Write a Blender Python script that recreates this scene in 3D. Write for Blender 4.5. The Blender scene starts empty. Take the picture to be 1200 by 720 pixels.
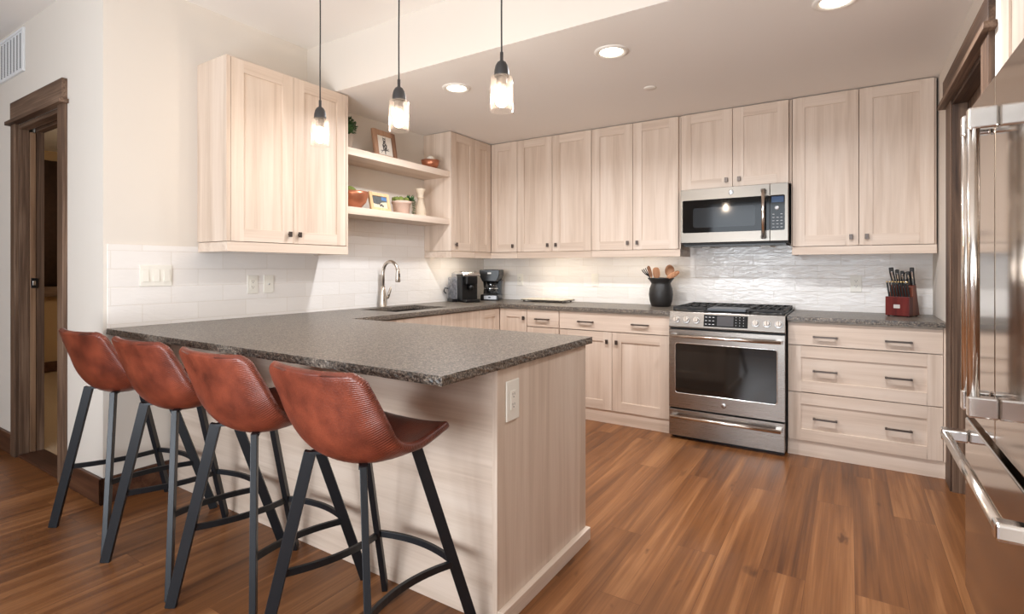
import bpy, bmesh, math, random
from mathutils import Vector, Matrix, noise

random.seed(7)
SC = bpy.context.scene
COL = SC.collection
PI = math.pi

# ------------------------------------------------------------------ camera, world, light, exposure
def srgb(r, g, b):
    f = lambda c: ((c / 255 + .055) / 1.055) ** 2.4 if c > 10.3 else c / 255 / 12.92
    return (f(r), f(g), f(b), 1.0)

cam_d = bpy.data.cameras.new('camera')
cam = bpy.data.objects.new('camera', cam_d)
COL.objects.link(cam)
cam.location = (3.2843, -4.5768, 1.228)
cam.rotation_euler = (PI / 2, 0, math.radians(32.579))
cam_d.sensor_width = 36.0
cam_d.lens = 620.06 / 1200 * 36
cam_d.shift_y = -(360 - 315.0) / 1200
cam_d.clip_start = .05
SC.camera = cam

SC.view_settings.view_transform = 'Standard'
SC.view_settings.look = 'None'
SC.view_settings.gamma = 1
SC.view_settings.use_curve_mapping = False
SC.view_settings.exposure = 0.27
SC.cycles.use_denoising = True
SC.cycles.max_bounces = 8
SC.cycles.diffuse_bounces = 5
SC.cycles.glossy_bounces = 5
SC.cycles.transparent_max_bounces = 12
SC.cycles.sample_clamp_indirect = 6
SC.cycles.caustics_reflective = False
SC.cycles.caustics_refractive = False

W = bpy.data.worlds.new('daylight'); SC.world = W; W.use_nodes = True
W.node_tree.nodes['Background'].inputs[0].default_value = (.80, .90, 1.0, 1)
W.node_tree.nodes['Background'].inputs[1].default_value = 1.2

def area(name, loc, target, sx, sy, power, color):
    d = bpy.data.lights.new(name, 'AREA'); d.shape = 'RECTANGLE'; d.size = sx; d.size_y = sy
    d.energy = power; d.color = color
    o = bpy.data.objects.new(name, d); COL.objects.link(o)
    o.location = loc
    o.rotation_euler = (Vector(target) - Vector(loc)).to_track_quat('-Z', 'Y').to_euler()
    return o
# added daylight fill at the assumed tall living room windows behind the camera
area('window_daylight', (2.3, -7.93, 1.65), (2.2, 0, 1.75), 3.0, 1.8, 50, (.86, .93, 1.0))  # tilted slightly up so the fill also reaches the ceiling
area('window_daylight', (-1.6, -7.93, 1.30), (-.6, 0, 1.6), 2.2, 2.2, 6, (.86, .93, 1.0))
# added fill light at the right wall behind the camera, no opening there
area('right_side_fill', (3.70, -6.0, 1.15), (.4, -3.2, 1.5), 1.9, 2.0, 10, (.88, .94, 1.0))
# added point light that brightens the room behind the left doorway
bl = bpy.data.lights.new('bedroom_fill', 'POINT'); bl.energy = 16; bl.color = (1, .84, .62); bl.shadow_soft_size = .15
blo = bpy.data.objects.new('bedroom_fill', bl); COL.objects.link(blo); blo.location = (-2.4, -1.7, 2.2)
# added uplight aimed at soffit and ceilings, with no lamp standing there
area('uplight_fill', (1.7, -5.4, .9), (1.8, -2.5, 2.9), 1.4, 1.0, 54, (.90, .95, 1.0))

# ------------------------------------------------------------------ materials
def new_mat(name):
    m = bpy.data.materials.new(name); m.use_nodes = True
    nt = m.node_tree
    return m, nt, nt.nodes['Principled BSDF']

def N(nt, t, **kw):
    n = nt.nodes.new(t)
    for k, v in kw.items():
        if k.startswith('i_'):
            n.inputs[k[2:]].default_value = v
        else:
            setattr(n, k, v)
    return n

def simple(name, col, rough=.5, metal=0.0, bump=0.0, bscale=200, spec=None, coat=0, var=0.0, vscale=4):
    m, nt, p = new_mat(name)
    p.inputs['Base Color'].default_value = col
    p.inputs['Roughness'].default_value = rough
    p.inputs['Metallic'].default_value = metal
    if spec is not None: p.inputs['Specular IOR Level'].default_value = spec
    if coat: p.inputs['Coat Weight'].default_value = coat
    tc = N(nt, 'ShaderNodeTexCoord')
    if bump:
        n = N(nt, 'ShaderNodeTexNoise'); n.inputs['Scale'].default_value = bscale
        nt.links.new(tc.outputs['Object'], n.inputs['Vector'])
        b = N(nt, 'ShaderNodeBump'); b.inputs['Strength'].default_value = bump; b.inputs['Distance'].default_value = .002
        nt.links.new(n.outputs['Fac'], b.inputs['Height']); nt.links.new(b.outputs['Normal'], p.inputs['Normal'])
    if var:
        n = N(nt, 'ShaderNodeTexNoise'); n.inputs['Scale'].default_value = vscale; n.inputs['Detail'].default_value = 5
        nt.links.new(tc.outputs['Object'], n.inputs['Vector'])
        mx = N(nt, 'ShaderNodeMix', data_type='RGBA')
        mx.inputs[6].default_value = tuple(c * (1 - var) for c in col[:3]) + (1,)
        mx.inputs[7].default_value = tuple(min(1, c * (1 + var)) for c in col[:3]) + (1,)
        nt.links.new(n.outputs['Fac'], mx.inputs[0]); nt.links.new(mx.outputs[2], p.inputs['Base Color'])
    return m

def ramp(nt, stops):
    r = N(nt, 'ShaderNodeValToRGB')
    el = r.color_ramp.elements
    el[0].position, el[0].color = stops[0]
    el[1].position, el[1].color = stops[-1]
    for pos, c in stops[1:-1]:
        e = el.new(pos); e.color = c
    return r

def wood(name, axis, c_dark, c_mid, c_light, stave=.11, rough=.42, stavevar=.16, fine=.35, spec=.4, bump=.05, contrast=.23):
    """laminate or sawn wood with the grain along `axis` and soft tone changes from stave to stave"""
    m, nt, p = new_mat(name)
    L = nt.links.new
    tc = N(nt, 'ShaderNodeTexCoord'); oi = N(nt, 'ShaderNodeObjectInfo')
    off = N(nt, 'ShaderNodeVectorMath', operation='SCALE')
    cmb = N(nt, 'ShaderNodeCombineXYZ')
    for i in range(3): L(oi.outputs['Random'], cmb.inputs[i])
    L(cmb.outputs[0], off.inputs[0]); off.inputs['Scale'].default_value = 17.3
    add = N(nt, 'ShaderNodeVectorMath', operation='ADD')
    L(tc.outputs['Object'], add.inputs[0]); L(off.outputs[0], add.inputs[1])
    def mp(a, b):
        s = [a, a, a]; s['XYZ'.index(axis)] = b
        n = N(nt, 'ShaderNodeMapping'); n.inputs['Scale'].default_value = s
        L(add.outputs[0], n.inputs['Vector']); return n
    m1 = mp(9, .55); n1 = N(nt, 'ShaderNodeTexNoise'); n1.inputs['Detail'].default_value = 6; n1.inputs['Distortion'].default_value = .8
    n1.inputs['Scale'].default_value = 1.6; L(m1.outputs[0], n1.inputs['Vector'])
    m2 = mp(130, 3.0); n2 = N(nt, 'ShaderNodeTexNoise'); n2.inputs['Detail'].default_value = 4; n2.inputs['Scale'].default_value = 1.0
    L(m2.outputs[0], n2.inputs['Vector'])
    # staves: one random tone per strip across the grain
    sep = N(nt, 'ShaderNodeSeparateXYZ'); L(add.outputs[0], sep.inputs[0])
    others = [c for c in 'XYZ' if c != axis]
    s_ = N(nt, 'ShaderNodeMath', operation='ADD'); L(sep.outputs[others[0]], s_.inputs[0]); L(sep.outputs[others[1]], s_.inputs[1])
    dv = N(nt, 'ShaderNodeMath', operation='DIVIDE'); L(s_.outputs[0], dv.inputs[0]); dv.inputs[1].default_value = stave
    fl = N(nt, 'ShaderNodeMath', operation='FLOOR'); L(dv.outputs[0], fl.inputs[0])
    wn = N(nt, 'ShaderNodeTexWhiteNoise', noise_dimensions='1D'); L(fl.outputs[0], wn.inputs['W'])
    a = N(nt, 'ShaderNodeMath', operation='MULTIPLY_ADD'); L(n2.outputs['Fac'], a.inputs[0]); a.inputs[1].default_value = fine; L(n1.outputs['Fac'], a.inputs[2])
    b = N(nt, 'ShaderNodeMath', operation='MULTIPLY_ADD'); L(wn.outputs['Value'], b.inputs[0]); b.inputs[1].default_value = stavevar; L(a.outputs[0], b.inputs[2])
    c = N(nt, 'ShaderNodeMath', operation='SUBTRACT'); L(b.outputs[0], c.inputs[0]); c.inputs[1].default_value = fine / 2 + stavevar / 2
    r = ramp(nt, [(.5 - contrast, c_dark), (.5, c_mid), (.5 + contrast, c_light)])
    L(c.outputs[0], r.inputs['Fac']); L(r.outputs['Color'], p.inputs['Base Color'])
    p.inputs['Roughness'].default_value = rough; p.inputs['Specular IOR Level'].default_value = spec
    bp = N(nt, 'ShaderNodeBump'); bp.inputs['Strength'].default_value = bump; bp.inputs['Distance'].default_value = .001
    L(n2.outputs['Fac'], bp.inputs['Height']); L(bp.outputs['Normal'], p.inputs['Normal'])
    return m

OAK = (srgb(193, 171, 152), srgb(216, 197, 180), srgb(229, 213, 198))
M = {}
for ax in 'XYZ':
    M['oak' + ax] = wood('light_oak_laminate_' + ax, ax, *OAK, contrast=.34)
    M['dark' + ax] = wood('dark_stained_timber_' + ax, ax, srgb(60, 43, 33), srgb(97, 74, 58), srgb(136, 111, 92), stave=.4, rough=.55, fine=.5, bump=.15)
M['baseboard'] = wood('stained_baseboard', 'X', srgb(50, 31, 22), srgb(78, 48, 34), srgb(98, 66, 47), stave=.5, rough=.45)
M['paint'] = simple('beige_wall_paint', srgb(225, 217, 207), .72, bump=.12, bscale=260)
M['paint_grey'] = simple('beige_wall_paint_orange_peel', srgb(225, 217, 207), .75, bump=.12, bscale=260)
M['ceil'] = simple('beige_ceiling_paint', srgb(244, 240, 235), .85, bump=.1, bscale=220)
M['tan'] = simple('tan_wall_paint', srgb(190, 160, 122), .8)
M['white'] = simple('white_plastic', srgb(240, 236, 228), .35)
M['ivory'] = simple('ivory_plastic', srgb(240, 236, 226), .35)
M['white_metal'] = simple('white_enamel', srgb(236, 238, 240), .4)
M['slot'] = simple('dark_slot', srgb(45, 42, 40), .6)
M['black'] = simple('black_plastic', srgb(16, 16, 17), .3)
M['blackmat'] = simple('matt_black_plastic', srgb(30, 30, 31), .55)
M['glassblack'] = simple('black_glass', srgb(12, 12, 13), .05, spec=.38)
M['ovenglass'] = simple('dark_oven_glass', srgb(30, 27, 24), .06, spec=.6)
M['mwwindow'] = simple('smoked_microwave_window', srgb(44, 47, 50), .08, spec=.4)
M['iron'] = simple('cast_iron', srgb(34, 33, 33), .55, bump=.2, bscale=300)
M['griddle'] = simple('grey_griddle_enamel', srgb(78, 82, 88), .4)
M['bronze'] = simple('dark_bronze_metal', srgb(98, 89, 84), .35, metal=.9)
M['knobface'] = simple('satin_pewter', srgb(150, 142, 136), .3, metal=.9)
M['legs'] = simple('black_powder_coat', srgb(24, 27, 32), .42, metal=.2, bump=.05, bscale=500)
M['lampmetal'] = simple('dark_grey_lamp_metal', srgb(70, 68, 68), .45, metal=.5)
M['cordm'] = simple('grey_black_cord', srgb(52, 50, 50), .7)
M['steelhandle'] = simple('warm_polished_steel', srgb(222, 214, 206), .2, metal=1)
M['bracket'] = simple('bright_polished_steel', srgb(238, 236, 234), .12, metal=1)
M['copper'] = simple('hammered_copper', srgb(196, 128, 98), .33, metal=.75, bump=.5, bscale=60, var=.15, vscale=20)
M['ball'] = simple('cream_stone_ball', srgb(235, 226, 210), .6)
M['moss'] = simple('green_moss', srgb(112, 122, 58), .9, bump=1.0, bscale=150, var=.4, vscale=60)
M['leaf'] = simple('green_leaf', srgb(62, 100, 52), .55, var=.35, vscale=40)
M['leafpale'] = simple('pale_green_leaf', srgb(120, 140, 105), .6, var=.3, vscale=40)
M['stonepot'] = simple('grey_stone_pot', srgb(176, 160, 145), .8, bump=.5, bscale=80, var=.12, vscale=15)
M['pinkpot'] = simple('whitewashed_terracotta', srgb(206, 178, 162), .85, bump=.4, bscale=80, var=.14, vscale=22)
M['creamwood'] = simple('cream_washed_wood', srgb(222, 205, 182), .7, bump=.3, bscale=60, var=.07, vscale=12)
M['rustic'] = wood('rustic_frame_wood', 'Z', srgb(120, 86, 66), srgb(165, 126, 100), srgb(190, 155, 128), stave=.3, rough=.7)
M['palewood'] = wood('pale_frame_wood', 'Z', srgb(205, 165, 120), srgb(225, 188, 145), srgb(235, 205, 168), stave=.3, rough=.6)
M['paper'] = simple('off_white_paper', srgb(240, 234, 224), .7)
M['ink'] = simple('grey_ink', srgb(92, 88, 86), .8)
M['photo_sky'] = simple('photo_blue', srgb(88, 128, 178), .4)
M['photo_dark'] = simple('photo_grey', srgb(92, 96, 96), .4, var=.4, vscale=60)
M['photo_sand'] = simple('photo_sand', srgb(216, 206, 182), .4)
M['crock'] = simple('black_stoneware', srgb(42, 40, 39), .42, bump=.35, bscale=40, var=.3, vscale=10)
M['spoon'] = wood('brown_wooden_utensil', 'Z', srgb(116, 78, 54), srgb(160, 114, 82), srgb(190, 145, 110), stave=.05, rough=.55)
M['redwood'] = wood('cherry_red_block', 'Z', srgb(70, 16, 15), srgb(96, 26, 23), srgb(116, 40, 33), stave=.08, rough=.3)
M['brownwood'] = wood('cherry_brown_block_side', 'Z', srgb(88, 40, 28), srgb(120, 62, 46), srgb(140, 82, 62), stave=.08, rough=.35)
M['brass'] = simple('brass_cap', srgb(225, 196, 140), .25, metal=.9)
M['silver'] = simple('silver_metal', srgb(205, 205, 205), .25, metal=1)
M['greyplastic'] = simple('silver_grey_plastic', srgb(176, 176, 178), .35, metal=.4)
M['carpet'] = simple('beige_carpet', srgb(178, 155, 128), .95, bump=1.0, bscale=300, var=.15, vscale=80)
M['curtain'] = simple('dark_brown_curtain', srgb(70, 50, 40), .9, var=.25, vscale=20)
M['sinkm'] = simple('sink_composite', srgb(58, 54, 52), .35, bump=.1, bscale=300)
M['platewood'] = simple('cream_tray_enamel', srgb(222, 212, 190), .35)
M['rubber'] = simple('black_rubber', srgb(20, 20, 20), .8)
M['cork'] = simple('soil', srgb(78, 62, 46), .95)

def stainless(name, col, rough, axis='X', aniso=.0):
    m, nt, p = new_mat(name)
    L = nt.links.new
    p.inputs['Base Color'].default_value = col; p.inputs['Metallic'].default_value = 1
    tc = N(nt, 'ShaderNodeTexCoord'); mp = N(nt, 'ShaderNodeMapping')
    s = [900, 900, 900]; s['XYZ'.index(axis)] = 6
    mp.inputs['Scale'].default_value = s; L(tc.outputs['Object'], mp.inputs['Vector'])
    n = N(nt, 'ShaderNodeTexNoise'); n.inputs['Scale'].default_value = 1; n.inputs['Detail'].default_value = 2
    L(mp.outputs[0], n.inputs['Vector'])
    mr = N(nt, 'ShaderNodeMapRange'); mr.inputs['To Min'].default_value = rough * .75; mr.inputs['To Max'].default_value = rough * 1.3
    L(n.outputs['Fac'], mr.inputs['Value']); L(mr.outputs[0], p.inputs['Roughness'])
    return m
M['steel'] = stainless('brushed_stainless_steel', srgb(158, 152, 146), .28)
M['steelmw'] = stainless('brushed_microwave_steel', srgb(136, 129, 121), .3)
M['steelZ'] = stainless('polished_stainless_door', srgb(190, 180, 170), .11, 'Z')
M['nickel'] = stainless('brushed_nickel', srgb(208, 198, 186), .28, 'Z')

def emit(name, col, strength):
    m = bpy.data.materials.new(name); m.use_nodes = True; nt = m.node_tree
    nt.nodes.remove(nt.nodes['Principled BSDF'])
    e = N(nt, 'ShaderNodeEmission'); e.inputs[0].default_value = col; e.inputs[1].default_value = strength
    nt.links.new(e.outputs[0], nt.nodes['Material Output'].inputs[0]); return m
M['bulb'] = emit('warm_bulb_light', (1, .85, .69, 1), 125)
M['downlight'] = emit('warm_downlight_disc', (1, .88, .72, 1), 9)
M['led'] = emit('warm_led_strip', (1, .80, .50, 1), 6)

def glass_mat(name, tint, film=.14, filmcol=(1, .86, .76, 1)):
    m = bpy.data.materials.new(name); m.use_nodes = True; nt = m.node_tree; L = nt.links.new
    nt.nodes.remove(nt.nodes['Principled BSDF'])
    tr = N(nt, 'ShaderNodeBsdfTransparent'); tr.inputs[0].default_value = tint
    gl = N(nt, 'ShaderNodeBsdfGlossy'); gl.inputs['Roughness'].default_value = .08
    tl = N(nt, 'ShaderNodeBsdfTranslucent'); tl.inputs[0].default_value = filmcol
    tc = N(nt, 'ShaderNodeTexCoord'); n = N(nt, 'ShaderNodeTexNoise'); n.inputs['Scale'].default_value = 28; n.inputs['Detail'].default_value = 4
    L(tc.outputs['Object'], n.inputs['Vector'])
    mr = N(nt, 'ShaderNodeMapRange'); mr.inputs['From Min'].default_value = .35; mr.inputs['From Max'].default_value = .7
    mr.inputs['To Min'].default_value = film * .4; mr.inputs['To Max'].default_value = film * 1.6
    L(n.outputs['Fac'], mr.inputs['Value'])
    a = N(nt, 'ShaderNodeMixShader'); L(mr.outputs[0], a.inputs[0]); L(tr.outputs[0], a.inputs[1]); L(tl.outputs[0], a.inputs[2])
    lw = N(nt, 'ShaderNodeLayerWeight'); lw.inputs[0].default_value = .5
    pw = N(nt, 'ShaderNodeMath', operation='POWER'); L(lw.outputs['Facing'], pw.inputs[0]); pw.inputs[1].default_value = 4
    fm = N(nt, 'ShaderNodeMath', operation='MULTIPLY_ADD'); L(pw.outputs[0], fm.inputs[0]); fm.inputs[1].default_value = .5; fm.inputs[2].default_value = .03
    b = N(nt, 'ShaderNodeMixShader'); L(fm.outputs[0], b.inputs[0]); L(a.outputs[0], b.inputs[1]); L(gl.outputs[0], b.inputs[2])
    L(b.outputs[0], nt.nodes['Material Output'].inputs[0]); return m
M['shadeglass'] = glass_mat('seeded_pendant_glass', (1, .99, .98, 1), .028)
M['clearglass'] = glass_mat('clear_carafe_glass', (.86, .86, .86, 1), .10, (.8, .8, .8, 1))
M['tankplastic'] = glass_mat('smoky_water_tank', (.80, .82, .86, 1), .45, (.85, .86, .90, 1))

# floor: planks along Y
def floor_mat():
    m, nt, p = new_mat('warm_hickory_plank_floor'); L = nt.links.new
    tc = N(nt, 'ShaderNodeTexCoord')
    rot = N(nt, 'ShaderNodeMapping'); rot.inputs['Rotation'].default_value = (0, 0, PI / 2)
    L(tc.outputs['Object'], rot.inputs['Vector'])
    br = N(nt, 'ShaderNodeTexBrick'); br.offset = .37; br.offset_frequency = 2
    br.inputs['Color1'].default_value = (0, 0, 0, 1); br.inputs['Color2'].default_value = (1, 1, 1, 1); br.inputs['Mortar'].default_value = (.5, .5, .5, 1)
    br.inputs['Scale'].default_value = 1; br.inputs['Mortar Size'].default_value = .0011; br.inputs['Mortar Smooth'].default_value = .3
    br.inputs['Brick Width'].default_value = 1.35; br.inputs['Row Height'].default_value = .165; br.inputs['Bias'].default_value = 0
    L(rot.outputs[0], br.inputs['Vector'])
    # plank-by-plank offset so the figure breaks at each plank
    sc = N(nt, 'ShaderNodeVectorMath', operation='SCALE'); sc.inputs['Scale'].default_value = 9.0
    L(br.outputs['Color'], sc.inputs[0])
    ad = N(nt, 'ShaderNodeVectorMath', operation='ADD'); L(tc.outputs['Object'], ad.inputs[0]); L(sc.outputs[0], ad.inputs[1])
    def tex(sx, sy, scale, det, dist=0):
        mp = N(nt, 'ShaderNodeMapping'); mp.inputs['Scale'].default_value = (sx, sy, 1); L(ad.outputs[0], mp.inputs['Vector'])
        n = N(nt, 'ShaderNodeTexNoise'); n.inputs['Scale'].default_value = scale; n.inputs['Detail'].default_value = det; n.inputs['Distortion'].default_value = dist
        L(mp.outputs[0], n.inputs['Vector']); return n
    n1 = tex(10, .45, 1.5, 7, .9)
    n2 = tex(110, 1.6, 1.3, 4, .3)
    n3 = tex(6, 1.8, 1.7, 3, .6)
    a = N(nt, 'ShaderNodeMath', operation='MULTIPLY_ADD'); L(n2.outputs['Fac'], a.inputs[0]); a.inputs[1].default_value = .32; L(n1.outputs['Fac'], a.inputs[2])
    t = N(nt, 'ShaderNodeMath', operation='MULTIPLY_ADD'); L(br.outputs['Color'], t.inputs[0]); t.inputs[1].default_value = .15; L(a.outputs[0], t.inputs[2])
    r = ramp(nt, [(.40, srgb(66, 36, 17)), (.60, srgb(105, 64, 34)), (.78, srgb(126, 80, 45)), (.98, srgb(156, 107, 67))])
    L(t.outputs[0], r.inputs['Fac'])
    kn = ramp(nt, [(.25, (.28, .22, .18, 1)), (.33, (1, 1, 1, 1))]); L(n3.outputs['Fac'], kn.inputs['Fac'])
    mk = N(nt, 'ShaderNodeMix', data_type='RGBA', blend_type='MULTIPLY'); mk.inputs[0].default_value = .75
    L(r.outputs['Color'], mk.inputs[6]); L(kn.outputs['Color'], mk.inputs[7])
    mo = N(nt, 'ShaderNodeMix', data_type='RGBA'); mo.inputs[7].default_value = srgb(82, 46, 24)
    mf = N(nt, 'ShaderNodeMath', operation='MULTIPLY'); L(br.outputs['Fac'], mf.inputs[0]); mf.inputs[1].default_value = .75
    L(mf.outputs[0], mo.inputs[0]); L(mk.outputs[2], mo.inputs[6]); L(mo.outputs[2], p.inputs['Base Color'])
    mr = N(nt, 'ShaderNodeMapRange'); p.inputs['Specular IOR Level'].default_value = .38; mr.inputs['To Min'].default_value = .24; mr.inputs['To Max'].default_value = .42
    L(n1.outputs['Fac'], mr.inputs['Value']); L(mr.outputs[0], p.inputs['Roughness'])
    bp = N(nt, 'ShaderNodeBump'); bp.inputs['Strength'].default_value = .12; bp.inputs['Distance'].default_value = .002
    L(t.outputs[0], bp.inputs['Height']); L(bp.outputs['Normal'], p.inputs['Normal'])
    return m
M['floor'] = floor_mat()

def granite():
    m, nt, p = new_mat('leathered_brown_granite'); L = nt.links.new
    tc = N(nt, 'ShaderNodeTexCoord')
    v = N(nt, 'ShaderNodeTexVoronoi'); v.inputs['Scale'].default_value = 240; L(tc.outputs['Object'], v.inputs['Vector'])
    n = N(nt, 'ShaderNodeTexNoise'); n.inputs['Scale'].default_value = 120; n.inputs['Detail'].default_value = 5; L(tc.outputs['Object'], n.inputs['Vector'])
    n2 = N(nt, 'ShaderNodeTexNoise'); n2.inputs['Scale'].default_value = 30; n2.inputs['Detail'].default_value = 6; L(tc.outputs['Object'], n2.inputs['Vector'])
    sx = N(nt, 'ShaderNodeSeparateColor'); L(v.outputs['Color'], sx.inputs[0])
    a = N(nt, 'ShaderNodeMath', operation='MULTIPLY_ADD'); L(n.outputs['Fac'], a.inputs[0]); a.inputs[1].default_value = .8; 
    b = N(nt, 'ShaderNodeMath', operation='MULTIPLY'); L(sx.outputs[0], b.inputs[0]); b.inputs[1].default_value = .5; L(b.outputs[0], a.inputs[2])
    r = ramp(nt, [(.40, srgb(44, 41, 39)), (.58, srgb(84, 77, 70)), (.78, srgb(118, 107, 96)), (.95, srgb(158, 146, 132))])
    L(a.outputs[0], r.inputs['Fac']); L(r.outputs['Color'], p.inputs['Base Color'])
    p.inputs['Roughness'].default_value = .36; p.inputs['Specular IOR Level'].default_value = .6
    bp = N(nt, 'ShaderNodeBump'); bp.inputs['Strength'].default_value = .35; bp.inputs['Distance'].default_value = .0012
    ad = N(nt, 'ShaderNodeMath', operation='ADD'); L(n2.outputs['Fac'], ad.inputs[0]); L(n.outputs['Fac'], ad.inputs[1])
    L(ad.outputs[0], bp.inputs['Height']); L(bp.outputs['Normal'], p.inputs['Normal'])
    return m
M['granite'] = granite()

def tile_mat(name, axis, uoff, zoff, wave=.006):
    m, nt, p = new_mat(name); L = nt.links.new
    tc = N(nt, 'ShaderNodeTexCoord'); sp = N(nt, 'ShaderNodeSeparateXYZ'); L(tc.outputs['Object'], sp.inputs[0])
    cb = N(nt, 'ShaderNodeCombineXYZ')
    au = N(nt, 'ShaderNodeMath', operation='ADD'); au.inputs[1].default_value = uoff; L(sp.outputs[axis], au.inputs[0])
    az = N(nt, 'ShaderNodeMath', operation='ADD'); az.inputs[1].default_value = zoff; L(sp.outputs['Z'], az.inputs[0])
    L(au.outputs[0], cb.inputs[0]); L(az.outputs[0], cb.inputs[1])
    br = N(nt, 'ShaderNodeTexBrick'); br.offset = .5; br.offset_frequency = 2
    br.inputs['Color1'].default_value = srgb(244, 240, 236); br.inputs['Color2'].default_value = srgb(238, 233, 228); br.inputs['Mortar'].default_value = srgb(230, 223, 214)
    br.inputs['Scale'].default_value = 1; br.inputs['Brick Width'].default_value = .295; br.inputs['Row Height'].default_value = .098
    br.inputs['Mortar Size'].default_value = .0016; br.inputs['Mortar Smooth'].default_value = .25
    L(cb.outputs[0], br.inputs['Vector']); L(br.outputs['Color'], p.inputs['Base Color'])
    p.inputs['Roughness'].default_value = .13
    mp = N(nt, 'ShaderNodeMapping'); s = [5, 5, 17]; mp.inputs['Scale'].default_value = s; L(tc.outputs['Object'], mp.inputs['Vector'])
    n = N(nt, 'ShaderNodeTexNoise'); n.inputs['Scale'].default_value = 2.6; n.inputs['Detail'].default_value = 2.5; n.inputs['Distortion'].default_value = .6
    L(mp.outputs[0], n.inputs['Vector'])
    h = N(nt, 'ShaderNodeMath', operation='MULTIPLY_ADD'); L(br.outputs['Fac'], h.inputs[0]); h.inputs[1].default_value = -.35; L(n.outputs['Fac'], h.inputs[2])
    bp = N(nt, 'ShaderNodeBump'); bp.inputs['Strength'].default_value = .6; bp.inputs['Distance'].default_value = wave
    L(h.outputs[0], bp.inputs['Height']); L(bp.outputs['Normal'], p.inputs['Normal'])
    return m

def leather():
    m, nt, p = new_mat('cognac_leather'); L = nt.links.new
    tc = N(nt, 'ShaderNodeTexCoord'); oi = N(nt, 'ShaderNodeObjectInfo')
    ad = N(nt, 'ShaderNodeVectorMath', operation='ADD'); L(tc.outputs['Object'], ad.inputs[0]); L(oi.outputs['Random'], ad.inputs[1])
    n = N(nt, 'ShaderNodeTexNoise'); n.inputs['Scale'].default_value = 9; n.inputs['Detail'].default_value = 6; n.inputs['Roughness'].default_value = .6
    L(ad.outputs[0], n.inputs['Vector'])
    r = ramp(nt, [(.26, srgb(66, 27, 19)), (.48, srgb(104, 47, 32)), (.76, srgb(136, 66, 45))])
    L(n.outputs['Fac'], r.inputs['Fac']); L(r.outputs['Color'], p.inputs['Base Color'])
    p.inputs['Roughness'].default_value = .36
    p.inputs['Coat Weight'].default_value = .12; p.inputs['Coat Roughness'].default_value = .25
    # gathered ribs near the side edges: V runs along the seam, U across the shell
    sp = N(nt, 'ShaderNodeSeparateXYZ'); L(tc.outputs['UV'], sp.inputs[0])
    mv = N(nt, 'ShaderNodeMath', operation='MULTIPLY'); L(sp.outputs['Y'], mv.inputs[0]); mv.inputs[1].default_value = 2 * PI * 85
    sn = N(nt, 'ShaderNodeMath', operation='SINE'); L(mv.outputs[0], sn.inputs[0])
    du = N(nt, 'ShaderNodeMath', operation='SUBTRACT'); L(sp.outputs['X'], du.inputs[0]); du.inputs[1].default_value = .5
    ab = N(nt, 'ShaderNodeMath', operation='ABSOLUTE'); L(du.outputs[0], ab.inputs[0])
    mk = N(nt, 'ShaderNodeMapRange'); mk.inputs['From Min'].default_value = .34; mk.inputs['From Max'].default_value = .44; L(ab.outputs[0], mk.inputs['Value'])
    rb = N(nt, 'ShaderNodeMath', operation='MULTIPLY'); L(sn.outputs[0], rb.inputs[0]); L(mk.outputs[0], rb.inputs[1])
    nf = N(nt, 'ShaderNodeTexNoise'); nf.inputs['Scale'].default_value = 220; L(tc.outputs['Object'], nf.inputs['Vector'])
    h = N(nt, 'ShaderNodeMath', operation='MULTIPLY_ADD'); L(rb.outputs[0], h.inputs[0]); h.inputs[1].default_value = .5; L(nf.outputs['Fac'], h.inputs[2])
    bp = N(nt, 'ShaderNodeBump'); bp.inputs['Strength'].default_value = .55; bp.inputs['Distance'].default_value = .002
    L(h.outputs[0], bp.inputs['Height']); L(bp.outputs['Normal'], p.inputs['Normal'])
    return m
M['leather'] = leather()

# ------------------------------------------------------------------ mesh helpers
ORG = {}      # world location of every built object (nothing is rotated while building)
BOX = [(0, 1, 3, 2), (4, 6, 7, 5), (0, 4, 5, 1), (2, 3, 7, 6), (0, 2, 6, 4), (1, 5, 7, 3)]
ID = lambda u, d, z: (u, d, z)

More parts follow.
